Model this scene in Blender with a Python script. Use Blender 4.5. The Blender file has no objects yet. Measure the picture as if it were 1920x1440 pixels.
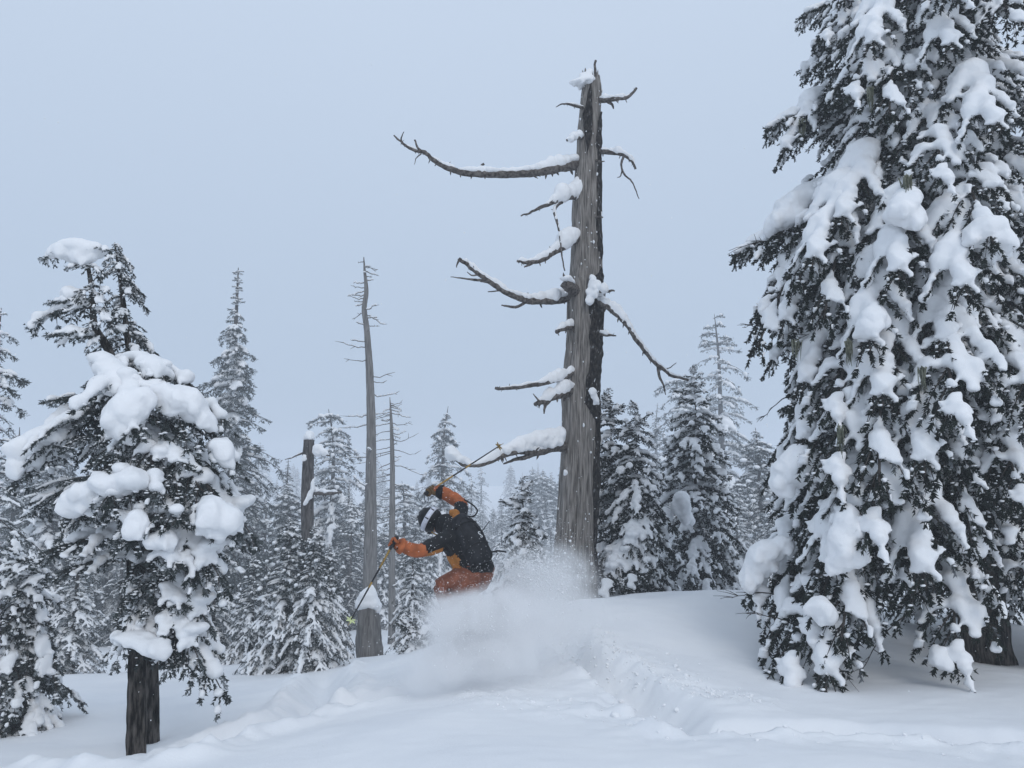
import bpy, math, random
import numpy as np
from mathutils import Vector, Matrix, Quaternion
from mathutils.bvhtree import BVHTree

R = math.radians
rng = np.random.default_rng(7)
random.seed(7)
sc = bpy.context.scene
col = sc.collection

# ------------------------------------------------------------------ camera
EYE = 1.6
PITCH = R(7.1)
FPX = 1440.0
cam_d = bpy.data.cameras.new('camera')
cam_d.sensor_fit = 'HORIZONTAL'
cam_d.sensor_width = 36.0
cam_d.lens = 36.0 * FPX / 1920.0
cam_d.clip_start = 0.05
cam_d.clip_end = 2000
cam = bpy.data.objects.new('camera', cam_d)
col.objects.link(cam)
cam.location = (0, 0, EYE)
cam.rotation_euler = (R(90) + PITCH, 0, 0)
sc.camera = cam

# ------------------------------------------------------------------ sky and sun (heavy overcast)
SUN_EL, SUN_AZ = R(38), R(160)
world = bpy.data.worlds.new('World')
sc.world = world
world.use_nodes = True
wt = world.node_tree
wt.nodes.clear()
w_out = wt.nodes.new('ShaderNodeOutputWorld')
w_bg = wt.nodes.new('ShaderNodeBackground')
w_bg.inputs['Strength'].default_value = 0.1
w_sky = wt.nodes.new('ShaderNodeTexSky')
w_sky.sky_type = 'NISHITA'
w_sky.sun_disc = False
w_sky.sun_elevation = SUN_EL
w_sky.sun_rotation = SUN_AZ
w_sky.dust_density = 4.0
w_tc = wt.nodes.new('ShaderNodeTexCoord')
w_sep = wt.nodes.new('ShaderNodeSeparateXYZ')
w_ramp = wt.nodes.new('ShaderNodeValToRGB')
w_noise = wt.nodes.new('ShaderNodeTexNoise')
w_noise.inputs['Scale'].default_value = 1.6
w_noise.inputs['Detail'].default_value = 3.0
w_mul = wt.nodes.new('ShaderNodeVectorMath'); w_mul.operation = 'SCALE'
w_mul.inputs['Scale'].default_value = 10.0
w_add = wt.nodes.new('ShaderNodeMath'); w_add.operation = 'MULTIPLY_ADD'
w_add.inputs[1].default_value = 0.10
w_mix = wt.nodes.new('ShaderNodeMix'); w_mix.data_type = 'RGBA'
w_mix.inputs['Factor'].default_value = 0.93
cr = w_ramp.color_ramp
cr.elements[0].position = 0.0;  cr.elements[0].color = (0.435, 0.535, 0.680, 1)
cr.elements[1].position = 1.0;  cr.elements[1].color = (0.62, 0.725, 0.88, 1)
e = cr.elements.new(0.14); e.color = (0.485, 0.592, 0.745, 1)
e = cr.elements.new(0.55); e.color = (0.600, 0.708, 0.865, 1)
L = wt.links.new
L(w_tc.outputs['Generated'], w_sep.inputs[0])
L(w_tc.outputs['Generated'], w_noise.inputs['Vector'])
L(w_noise.outputs['Fac'], w_add.inputs[0])
w_off = wt.nodes.new('ShaderNodeMath'); w_off.operation = 'SUBTRACT'; w_off.inputs[1].default_value = 0.05
L(w_sep.outputs['Z'], w_off.inputs[0])
L(w_off.outputs[0], w_add.inputs[2])
L(w_add.outputs[0], w_ramp.inputs['Fac'])
L(w_ramp.outputs['Color'], w_mul.inputs[0])
L(w_sky.outputs['Color'], w_mix.inputs['A'])
L(w_mul.outputs[0], w_mix.inputs['B'])
L(w_mix.outputs['Result'], w_bg.inputs['Color'])
L(w_bg.outputs[0], w_out.inputs['Surface'])

sun_d = bpy.data.lights.new('sun', 'SUN')
sun_d.energy = 0.8
sun_d.angle = R(30)
sun_d.color = (1.0, 0.98, 0.96)
sun = bpy.data.objects.new('sun', sun_d)
col.objects.link(sun)
sdir = Vector((math.sin(SUN_AZ) * math.cos(SUN_EL), math.cos(SUN_AZ) * math.cos(SUN_EL), math.sin(SUN_EL)))
sun.rotation_euler = (-sdir).to_track_quat('-Z', 'Y').to_euler()
sun.location = (0, -5, 30)

sc.view_settings.view_transform = 'Standard'
sc.view_settings.look = 'None'
sc.view_settings.exposure = 0.0
sc.view_settings.gamma = 1.0
sc.view_settings.use_curve_mapping = False
sc.render.engine = 'CYCLES'
sc.cycles.max_bounces = 10
sc.cycles.diffuse_bounces = 3
sc.cycles.glossy_bounces = 2
sc.cycles.transmission_bounces = 2
sc.cycles.volume_bounces = 8
sc.cycles.use_denoising = True
sc.cycles.volume_step_rate = 1.0

# ------------------------------------------------------------------ helpers
CP, SP = math.cos(PITCH), math.sin(PITCH)


def ray(px, py):
    u, v = (px - 960) / FPX, (720 - py) / FPX
    return Vector((u, CP - v * SP, SP + v * CP))


def at(px, py, Y):
    d = ray(px, py)
    return Vector((0, 0, EYE)) + d * (Y / d.y)


def mpp(Y):
    return Y / FPX


def tag(o, label=None, cat=None, group=None, kind=None):
    if label: o['label'] = label
    if cat: o['category'] = cat
    if group: o['group'] = group
    if kind: o['kind'] = kind
    return o


def empty(name, loc, label=None, cat=None, group=None):
    o = bpy.data.objects.new(name, None)
    o.empty_display_size = 0.2
    col.objects.link(o)
    o.location = loc
    return tag(o, label, cat, group)


def link(name, mesh, parent=None, loc=None):
    o = bpy.data.objects.new(name, mesh)
    col.objects.link(o)
    if parent is not None:
        o.parent = parent
    if loc is not None:
        o.location = loc
    return o


def mk(name, parts, mats, smooth=True):
    """parts: list of (V, F, material index); F is an (n,3) or (n,4) index array."""
    Vs, tot, loops, starts, mi, off, ls = [], [], [], [], [], 0, 0
    for V, F, m in parts:
        V = np.asarray(V, dtype=np.float32).reshape(-1, 3)
        F = np.asarray(F, dtype=np.int64)
        if len(F) == 0:
            continue
        k = F.shape[1]
        Vs.append(V)
        loops.append((F + off).ravel())
        starts.append(ls + np.arange(len(F)) * k)
        tot.append(np.full(len(F), k))
        mi.append(np.full(len(F), m))
        off += len(V)
        ls += F.size
    me = bpy.data.meshes.new(name)
    V = np.concatenate(Vs)
    me.vertices.add(len(V)); me.vertices.foreach_set('co', V.ravel())
    lo = np.concatenate(loops).astype(np.int32)
    me.loops.add(len(lo)); me.loops.foreach_set('vertex_index', lo)
    st = np.concatenate(starts).astype(np.int32)
    me.polygons.add(len(st)); me.polygons.foreach_set('loop_start', st)
    me.polygons.foreach_set('loop_total', np.concatenate(tot).astype(np.int32))
    me.polygons.foreach_set('material_index', np.concatenate(mi).astype(np.int32))
    me.polygons.foreach_set('use_smooth', np.full(len(st), bool(smooth)))
    for m in mats:
        me.materials.append(m)
    me.update(calc_edges=True)
    me.validate()
    return me


def hash3(i, j, k, seed):
    n = (i * 374761393 + j * 668265263 + k * 2147483647 + seed * 144665) & 0xffffffff
    n = ((n ^ (n >> 13)) * 1274126177) & 0xffffffff
    n = ((n ^ (n >> 15)) * 2246822519) & 0xffffffff
    return ((n ^ (n >> 16)) & 0xffff) / 32767.5 - 1.0


def vnoise(P, seed=0):
    P = np.asarray(P, dtype=np.float64)
    I = np.floor(P).astype(np.int64)
    f = P - I
    f = f * f * (3 - 2 * f)
    r = 0
    for a in (0, 1):
        for b in (0, 1):
            for c in (0, 1):
                w = (f[:, 0] if a else 1 - f[:, 0]) * (f[:, 1] if b else 1 - f[:, 1]) * (f[:, 2] if c else 1 - f[:, 2])
                r = r + w * hash3(I[:, 0] + a, I[:, 1] + b, I[:, 2] + c, seed)
    return r


def fbm(P, seed=0, oct=4):
    P = np.asarray(P, dtype=np.float64)
    r, a = 0, 1.0
    for o in range(oct):
        r = r + a * vnoise(P * 2 ** o, seed + o)
        a *= 0.5
    return r


def ico(sub):
    t = (1 + 5 ** .5) / 2
    V = [(-1, t, 0), (1, t, 0), (-1, -t, 0), (1, -t, 0), (0, -1, t), (0, 1, t), (0, -1, -t), (0, 1, -t), (t, 0, -1), (t, 0, 1), (-t, 0, -1), (-t, 0, 1)]
    F = [(0, 11, 5), (0, 5, 1), (0, 1, 7), (0, 7, 10), (0, 10, 11), (1, 5, 9), (5, 11, 4), (11, 10, 2), (10, 7, 6), (7, 1, 8),
         (3, 9, 4), (3, 4, 2), (3, 2, 6), (3, 6, 8), (3, 8, 9), (4, 9, 5), (2, 4, 11), (6, 2, 10), (8, 6, 7), (9, 8, 1)]
    V = [Vector(v).normalized() for v in V]
    for _ in range(sub):
        c, nf = {}, []
        def mid(a, b):
            k = (min(a, b), max(a, b))
            if k not in c:
                V.append(((V[a] + V[b]) / 2).normalized()); c[k] = len(V) - 1
            return c[k]
        for a, b, d in F:
            x, y, z = mid(a, b), mid(b, d), mid(d, a)
            nf += [(a, x, z), (b, y, x), (d, z, y), (x, y, z)]
        F = nf
    return np.array([tuple(v) for v in V]), np.array(F)


ICO = [ico(0), ico(1), ico(2)]


def spheres(C, S, sub=1):
    """C (n,3) centres, S (n,3) or (n,) radii -> V, F"""
    C = np.asarray(C, float).reshape(-1, 3)
    S = np.asarray(S, float)
    if S.ndim == 1:
        S = np.repeat(S[:, None], 3, 1)
    v, f = ICO[sub]
    V = (v[None] * S[:, None, :] + C[:, None, :]).reshape(-1, 3)
    F = (f[None] + (np.arange(len(C)) * len(v))[:, None, None]).reshape(-1, 3)
    return V, F


def remesh(V, F, voxel, smooth=4, fac=0.5):
    me = mk('tmp', [(V, F, 0)], [])
    o = bpy.data.objects.new('tmp', me)
    col.objects.link(o)
    m = o.modifiers.new('r', 'REMESH'); m.mode = 'VOXEL'; m.voxel_size = voxel; m.adaptivity = 0
    if smooth:
        s = o.modifiers.new('s', 'SMOOTH'); s.factor = fac; s.iterations = smooth
    dg = bpy.context.evaluated_depsgraph_get()
    ev = o.evaluated_get(dg)
    em = ev.to_mesh()
    n = len(em.vertices)
    W = np.empty(n * 3, np.float32); em.vertices.foreach_get('co', W)
    q = len(em.polygons)
    lt = np.empty(q, np.int32); em.polygons.foreach_get('loop_total', lt)
    lv = np.empty(len(em.loops), np.int32); em.loops.foreach_get('vertex_index', lv)
    ev.to_mesh_clear()
    bpy.data.objects.remove(o); bpy.data.meshes.remove(me)
    assert (lt == 4).all()
    return W.reshape(-1, 3).astype(float), lv.reshape(-1, 4)


def catmull(P, n):
    P = np.asarray(P, float)
    Q = np.vstack([2 * P[0] - P[1], P, 2 * P[-1] - P[-2]])
    m = len(P) - 1
    T = np.linspace(0, m, n)
    out = []
    for t in T:
        i = min(int(t), m - 1); f = t - i
        p0, p1, p2, p3 = Q[i], Q[i + 1], Q[i + 2], Q[i + 3]
        out.append(0.5 * (2 * p1 + (p2 - p0) * f + (2 * p0 - 5 * p1 + 4 * p2 - p3) * f * f + (3 * p1 - p0 - 3 * p2 + p3) * f ** 3))
    return np.array(out)


def frames(P):
    P = np.asarray(P, float)
    T = np.gradient(P, axis=0)
    T /= np.linalg.norm(T, axis=1)[:, None] + 1e-12
    a = np.array([0, 0, 1.0]) if abs(T[0][2]) < .8 else np.array([0, -1.0, 0])
    N = []
    n = a - T[0] * np.dot(a, T[0]); n /= np.linalg.norm(n)
    for i in range(len(P)):
        n = n - T[i] * np.dot(n, T[i]); n = n / (np.linalg.norm(n) + 1e-12)
        N.append(n)
    N = np.array(N)
    return T, N, np.cross(T, N)


def tube(P, rad, sides=8, disp=None, cap=True):
    """P (n,3), rad (n,); disp(theta, i-array, s) -> radius offsets (n,sides)"""
    P = np.asarray(P, float)
    n = len(P)
    rad = np.asarray(rad, float) * np.ones(n)
    T, N, B = frames(P)
    th = np.linspace(0, 2 * math.pi, sides, endpoint=False)
    rr = rad[:, None] * np.ones(sides)[None]
    if disp is not None:
        rr = rr + disp(P, th, rad)
    V = P[:, None, :] + rr[:, :, None] * (np.cos(th)[None, :, None] * N[:, None, :] + np.sin(th)[None, :, None] * B[:, None, :])
    V = V.reshape(-1, 3)
    i = np.arange(n - 1)[:, None] * sides
    j = np.arange(sides)[None]
    j2 = (j + 1) % sides
    F = np.stack([i + j, i + j2, i + sides + j2, i + sides + j], -1).reshape(-1, 4)
    if cap:
        V = np.vstack([V, P[0:1], P[-1:]])
        c0, c1 = n * sides, n * sides + 1
        js = np.arange(sides); jn = (js + 1) % sides
        F = np.vstack([F, np.stack([np.full(sides, c0), jn, js, js], -1), np.stack([np.full(sides, c1), (n - 1) * sides + js, (n - 1) * sides + jn, (n - 1) * sides + jn], -1)])
    return V, F


def split_degenerate(V, F):
    """quads with a repeated last corner -> separate triangle part"""
    d = F[:, 2] == F[:, 3]
    out = [(V, F[~d])]
    if d.any():
        out.append((V, F[d][:, :3]))
    return out


def tube_parts(P, rad, sides=8, disp=None, m=0):
    V, F = tube(P, rad, sides, disp)
    d = F[:, 2] == F[:, 3]
    tri = F[d][:, :3]
    q = F[~d]
    t2 = np.vstack([q[:, [0, 1, 2]], q[:, [0, 2, 3]], tri])
    return (V, t2, m)


# ------------------------------------------------------------------ materials
def new_mat(name):
    m = bpy.data.materials.new(name)
    m.use_nodes = True
    nt = m.node_tree
    b = nt.nodes['Principled BSDF']
    return m, nt, b


def node(nt, kind, **kw):
    n = nt.nodes.new(kind)
    for k, v in kw.items():
        if hasattr(n, k):
            setattr(n, k, v)
        else:
            n.inputs[k].default_value = v
    return n


def noisy(name, c1, c2, scale=8.0, stretch=(1, 1, 1), rough=0.8, bump=0.3, bscale=None, spec=0.2, lo=0.35, hi=0.65, detail=6, c3=None, dist=0.01, coord='Object'):
    m, nt, b = new_mat(name)
    tc = node(nt, 'ShaderNodeTexCoord')
    mp = node(nt, 'ShaderNodeMapping'); mp.inputs['Scale'].default_value = stretch
    nz = node(nt, 'ShaderNodeTexNoise'); nz.inputs['Scale'].default_value = scale; nz.inputs['Detail'].default_value = detail
    rp = node(nt, 'ShaderNodeValToRGB')
    rp.color_ramp.elements[0].position = lo; rp.color_ramp.elements[0].color = (*c1, 1)
    rp.color_ramp.elements[1].position = hi; rp.color_ramp.elements[1].color = (*c2, 1)
    if c3:
        e = rp.color_ramp.elements.new(min(.98, hi + .12)); e.color = (*c3, 1)
    nt.links.new(tc.outputs[coord], mp.inputs[0]); nt.links.new(mp.outputs[0], nz.inputs['Vector'])
    nt.links.new(nz.outputs['Fac'], rp.inputs[0]); nt.links.new(rp.outputs[0], b.inputs['Base Color'])
    b.inputs['Roughness'].default_value = rough
    b.inputs['Specular IOR Level'].default_value = spec
    if bump:
        n2 = node(nt, 'ShaderNodeTexNoise'); n2.inputs['Scale'].default_value = bscale or scale * 3; n2.inputs['Detail'].default_value = 6
        bp = node(nt, 'ShaderNodeBump'); bp.inputs['Strength'].default_value = bump; bp.inputs['Distance'].default_value = dist
        nt.links.new(mp.outputs[0], n2.inputs['Vector']); nt.links.new(n2.outputs['Fac'], bp.inputs['Height'])
        nt.links.new(bp.outputs[0], b.inputs['Normal'])
    return m


M = {}
M['snow'] = noisy('fresh_snow', (.82, .835, .85), (.875, .88, .89), 3.0, rough=.75, bump=.25, bscale=45, spec=.25, dist=.012)
M['ground'] = noisy('powder_snow_ground', (.81, .825, .845), (.86, .87, .88), 1.2, rough=.75, bump=.22, bscale=60, spec=.25, dist=.01)
M['needle'] = noisy('conifer_needles', (.008, .012, .010), (.028, .036, .029), 9, rough=.8, bump=0, spec=.15, lo=.34, hi=.58, c3=(.17, .185, .20))
M['needle_rime'] = noisy('rimed_conifer_needles', (.022, .029, .028), (.068, .081, .080), 7, rough=.85, bump=0, spec=.1, lo=.33, hi=.55, c3=(.44, .47, .50))
M['twig'] = noisy('twig_bark', (.022, .018, .016), (.075, .066, .06), 20, rough=.9, bump=.2, spec=.1)
M['bark'] = noisy('fir_bark', (.014, .012, .010), (.135, .12, .108), 9, (3, 3, .6), rough=.95, bump=1.0, bscale=20, spec=.1, lo=.42, hi=.62, dist=.05)
M['bark_grey'] = noisy('grey_conifer_bark', (.035, .032, .03), (.14, .13, .125), 9, (3, 3, .6), rough=.95, bump=.8, bscale=20, spec=.1, dist=.03)
M['wood'] = noisy('weathered_dead_wood', (.060, .053, .048), (.345, .318, .292), 7, (7, 7, .45), rough=.9, bump=1.0, bscale=12, spec=.1, lo=.30, hi=.64, c3=(.36, .34, .32), dist=.03)
M['wood_branch'] = noisy('dead_branch_wood', (.045, .038, .035), (.20, .18, .165), 12, (2, 2, 2), rough=.9, bump=.8, bscale=40, spec=.1, dist=.02)
M['wood_far'] = noisy('silver_dead_wood', (.10, .095, .09), (.22, .21, .20), 5, (5, 5, .4), rough=.9, bump=.5, spec=.1)
M['oldbark'] = noisy('dark_flaking_bark', (.008, .007, .007), (.055, .048, .043), 14, (2, 2, 1), rough=.95, bump=1.0, bscale=30, spec=.1, lo=.38, hi=.62, c3=(.30, .32, .34), dist=.03)
M['lichen'] = noisy('pale_beard_lichen', (.10, .11, .08), (.24, .245, .19), 30, rough=.95, bump=0, spec=.05)


def plain(name, c, rough=.6, spec=.3, bump=0.0, bscale=80, var=.25, scale=30, metal=0.0):
    c2 = tuple(min(1, x * (1 + var)) for x in c)
    c1 = tuple(x * (1 - var) for x in c)
    m = noisy(name, c1, c2, scale, rough=rough, bump=bump, bscale=bscale, spec=spec, dist=.004)
    m.node_tree.nodes['Principled BSDF'].inputs['Metallic'].default_value = metal
    return m


# ------------------------------------------------------------------ ground: thin-plate surface through surveyed points
def zof(py, Y):
    return at(960, py, Y).z


CTRL = []


def gp(px, py, Y):
    p = at(px, py, Y); CTRL.append(tuple(p))


gp(960, 1440, 4.5); gp(1500, 1440, 4.5); gp(1920, 1440, 4.6); gp(500, 1440, 4.9); gp(0, 1440, 5.6); gp(200, 1438, 6.0)
gp(255, 1420, 7.2); gp(283, 1388, 7.9); gp(60, 1355, 8.8); gp(100, 1262, 15.0); gp(-150, 1262, 15); gp(400, 1250, 15.5); gp(650, 1232, 15.5); gp(760, 1226, 14.5)
gp(850, 1285, 7.5); gp(1000, 1195, 8.6); gp(1130, 1128, 10.0); gp(1250, 1114, 10.6); gp(1360, 1106, 10.8)
gp(1845, 1205, 9.2); gp(1450, 1300, 7.0); gp(1920, 1345, 6.0); gp(1750, 1255, 7.8); gp(1350, 1200, 8.7); gp(1250, 1372, 5.6); gp(1600, 1378, 5.5)
gp(1000, 1345, 5.9); gp(800, 1338, 6.0); gp(500, 1385, 5.8); gp(560, 1300, 8.4); gp(350, 1335, 8.8); gp(700, 1270, 10.0); gp(450, 1280, 11.5)
gp(1075, 1130, 12.0); gp(2150, 1190, 9.5); gp(1600, 1140, 11.5); gp(1850, 1130, 13); gp(2100, 1350, 6)
gp(700, 1232, 18); gp(300, 1270, 19); gp(1100, 1180, 16); gp(1350, 1135, 16); gp(1700, 1110, 17)
for x, y, z in [(0, 0, 0), (-3, 0, -.05), (4, 0, .05), (0, -8, .3), (-8, -8, 0), (8, -8, .4), (-9, 4, -.8), (10, 4, .2), (14, 10, .1), (-14, 12, -1.9),
                (-12, 28, -4.5), (0, 28, -4.0), (12, 28, -2.6), (-40, 40, -7), (0, 45, -6.5), (30, 45, -5.5), (60, 20, -1), (-60, 10, -3),
                (-80, 100, -9), (0, 100, -8.5), (80, 100, -8), (-200, 200, -6), (0, 200, -6), (200, 200, -6), (-250, 340, -2), (0, 340, -2), (250, 340, -2),
                (-250, 0, -3), (250, 0, 0), (-250, -60, -2), (0, -60, 1), (250, -60, 1)]:
    CTRL.append((x, y, z))
CT = np.array(CTRL)


def _U(d2):
    return 0.5 * d2 * np.log(d2 + 1e-9)


def _tps_fit(C, lam=0.002):
    n = len(C)
    d2 = ((C[:, None, :2] - C[None, :, :2]) ** 2).sum(-1)
    A = np.zeros((n + 3, n + 3))
    A[:n, :n] = _U(d2) + lam * np.eye(n)
    A[:n, n] = 1; A[:n, n + 1:] = C[:, :2]
    A[n, :n] = 1; A[n + 1:, :n] = C[:, :2].T
    b = np.zeros(n + 3); b[:n] = C[:, 2]
    return np.linalg.solve(A, b)


TP = _tps_fit(CT)


def tps(X, Y):
    X = np.asarray(X, float).ravel(); Y = np.asarray(Y, float).ravel()
    out = np.empty(len(X))
    for s in range(0, len(X), 20000):
        x = X[s:s + 20000]; y = Y[s:s + 20000]
        d2 = (x[:, None] - CT[None, :, 0]) ** 2 + (y[:, None] - CT[None, :, 1]) ** 2
        out[s:s + 20000] = _U(d2) @ TP[:len(CT)] + TP[len(CT)] + TP[len(CT) + 1] * x + TP[len(CT) + 2] * y
    return out


WELLS = []   # (x, y, radius, depth) scoops round the trunks


def hit(px, py):
    d = ray(px, py)
    Ys = np.linspace(3.2, 60, 1500)
    x = d.x / d.y * Ys
    z = EYE + d.z / d.y * Ys
    g = tps(x, Ys)
    k = np.argmax(z < g)
    return x[k], Ys[k]


def poly_xy(pts):
    P = np.array([hit(*p) for p in pts])
    return catmull(np.c_[P, np.zeros(len(P))], 12 * len(P))[:, :2]


def dist_poly(X, Y, P):
    """distance, signed side, and parameter along a polyline"""
    best = np.full(len(X), 1e9); side = np.zeros(len(X)); par = np.zeros(len(X))
    n = len(P) - 1
    for i in range(n):
        a, b = P[i], P[i + 1]
        d = b - a
        l2 = (d ** 2).sum() + 1e-12
        t = np.clip(((X - a[0]) * d[0] + (Y - a[1]) * d[1]) / l2, 0, 1)
        dx = X - a[0] - t * d[0]; dy = Y - a[1] - t * d[1]
        dd = np.hypot(dx, dy)
        m = dd < best
        best[m] = dd[m]
        side[m] = np.sign(d[0] * dy - d[1] * dx)[m]
        par[m] = (i + t[m]) / n
    return best, side, par


TRACK_L = poly_xy([(612, 1250), (600, 1290), (572, 1330), (500, 1368), (400, 1398), (270, 1430), (100, 1438)])
TRACK_L2 = poly_xy([(800, 1300), (680, 1318), (560, 1345), (440, 1385), (330, 1425)])
LIP = poly_xy([(985, 1172), (1050, 1222), (1110, 1270), (1175, 1325), (1222, 1372), (1290, 1388), (1420, 1388), (1560, 1387), (1720, 1391), (1900, 1405), (2060, 1425)])
TRACK_R = LIP[:60]
TRACK_R2 = LIP[60:]
DEBRIS = poly_xy([(1060, 1175), (1130, 1210), (1200, 1255), (1290, 1295), (1400, 1325)])
DEBRIS2 = poly_xy([(900, 1300), (980, 1325), (1080, 1335), (1180, 1340)])


def sstep(a, b, x):
    t = np.clip((x - a) / (b - a), 0, 1)
    return t * t * (3 - 2 * t)


def ground_z(X, Y, detail=True):
    X = np.atleast_1d(np.asarray(X, float)).ravel(); Y = np.atleast_1d(np.asarray(Y, float)).ravel()
    z = tps(X, Y)
    for (wx, wy, wr, wd) in WELLS:
        z -= wd * np.exp(-(((X - wx) ** 2 + (Y - wy) ** 2) / wr ** 2))
    P = np.c_[X, Y, np.zeros(len(X))]
    near = (np.abs(X) < 14) & (Y > 1) & (Y < 22)
    z += 0.05 * fbm(P * .55, 3, 3) * np.where(Y < 40, 1, 4)
    if detail:
        xn, yn = X[near], Y[near]
        Pn = P[near]
        dz = np.zeros(len(xn))
        lump = fbm(Pn * 5.0, 21, 4)
        dz += .004 * fbm(Pn * np.array([5, 9, 1]), 77, 3)
        lump2 = np.abs(fbm(Pn * 9.0, 31, 3))
        wob = .10 * vnoise(Pn * 3.0, 44)
        # smooth trench swept by an earlier skier
        d, s, t = dist_poly(xn, yn, TRACK_L)
        d = d + wob * .5
        fade = sstep(0, .06, t) * sstep(1.0, .9, t)
        dz += fade * (-.20 * np.exp(-(d / .18) ** 2) + .085 * np.exp(-((d - .38) / .14) ** 2) * (1 + .5 * lump))
        d, s, t = dist_poly(xn, yn, TRACK_L2)
        d = d + wob * .5
        fade = sstep(0, .2, t) * sstep(1.0, .85, t)
        dz += fade * (-.09 * np.exp(-(d / .14) ** 2) + .035 * np.exp(-((d - .3) / .12) ** 2) * (1 + .8 * lump))
        # fresh broken trench behind the skier
        d, s, t = dist_poly(xn, yn, LIP)
        sd = d * s + wob * .3 * sstep(.02, .2, d)
        fade = sstep(-.01, .05, t)
        wide = .55 + .12 * vnoise(Pn * 1.7, 48)
        cut = sstep(-.03, .05, sd) * (1 - sstep(.22, wide, sd))
        dz += fade * (-.27 * cut + .018 * lump * np.exp(-((d - .2) / .4) ** 2) + .03 * np.exp(-((sd + .07) / .07) ** 2) * (1 + lump))
        for pol, w in ((DEBRIS, .36), (DEBRIS2, .42)):
            d, s, t = dist_poly(xn, yn, pol)
            k = sstep(w * 1.3, w * .4, d + wob)
            dz += k * (.012 + .020 * lump2 + .012 * lump)
        z[near] += dz
    return z




def gz(x, y):
    return float(ground_z([x], [y], False)[0])

# ------------------------------------------------------------------ where the trunks stand
FIR_R = at(1848, 1200, 9.2)          # big dark fir
FIR_L = at(255, 1420, 7.2)           # pad-laden fir
FIR_L2 = at(285, 1388, 7.9)          # slender fir behind it
WELLS += [(FIR_R.x, FIR_R.y, 1.1, .24), (FIR_L.x, FIR_L.y, .35, .10), (FIR_L2.x, FIR_L2.y, .35, .08)]


def axis(a, b, h, grow):
    """non-uniform grid line: step h inside [a,b], growing outward"""
    c = list(np.arange(a, b + h, h))
    s, x = h, c[-1]
    while x < grow[1]:
        s *= 1.10; x += s; c.append(x)
    s, x = h, c[0]
    while x > grow[0]:
        s *= 1.10; x -= s; c.insert(0, x)
    return np.array(c)


gx = axis(-5.6, 5.8, .034, (-300, 300))
gy = axis(3.6, 11.4, .034, (-60, 340))
GX, GY = np.meshgrid(gx, gy)
GZ = ground_z(GX.ravel(), GY.ravel())
nx, ny = len(gx), len(gy)
i = np.arange(ny - 1)[:, None] * nx + np.arange(nx - 1)[None]
F = np.stack([i, i + 1, i + nx + 1, i + nx], -1).reshape(-1, 4)
ground = link('snow_ground', mk('snow_ground', [(np.c_[GX.ravel(), GY.ravel(), GZ], F, 0)], [M['ground']]))
tag(ground, 'smooth wind-shaped snow slope cut by ski tracks', 'snow', kind='structure')

# ------------------------------------------------------------------ bough library


def needles(P, D, Ln, r, nb, nl, w):
    """bottle-brush needle blades round each twig (start P, direction D, length Ln)"""
    n = len(P)
    P = np.repeat(P, nb, 0); D = np.repeat(D, nb, 0); Ln = np.repeat(Ln, nb)
    s = np.tile(np.linspace(.06, 1.0, nb), n) + r.uniform(-.05, .05, n * nb)
    base = P + D * (s * Ln)[:, None]
    q = r.normal(size=(n * nb, 3))
    q -= D * (q * D).sum(1)[:, None]
    q /= np.linalg.norm(q, axis=1)[:, None] + 1e-9
    bd = D * r.uniform(.45, 1.0, n * nb)[:, None] + q * .8
    bd /= np.linalg.norm(bd, axis=1)[:, None]
    sd = np.cross(bd, r.normal(size=(n * nb, 3)))
    sd /= np.linalg.norm(sd, axis=1)[:, None] + 1e-9
    l = nl * r.uniform(.7, 1.25, n * nb)
    a = base - sd * w * .5; b = base + sd * w * .5; c = base + bd * l[:, None]
    V = np.stack([a, b, c], 1).reshape(-1, 3)
    F = np.arange(len(V)).reshape(-1, 3)
    return V, F


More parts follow.
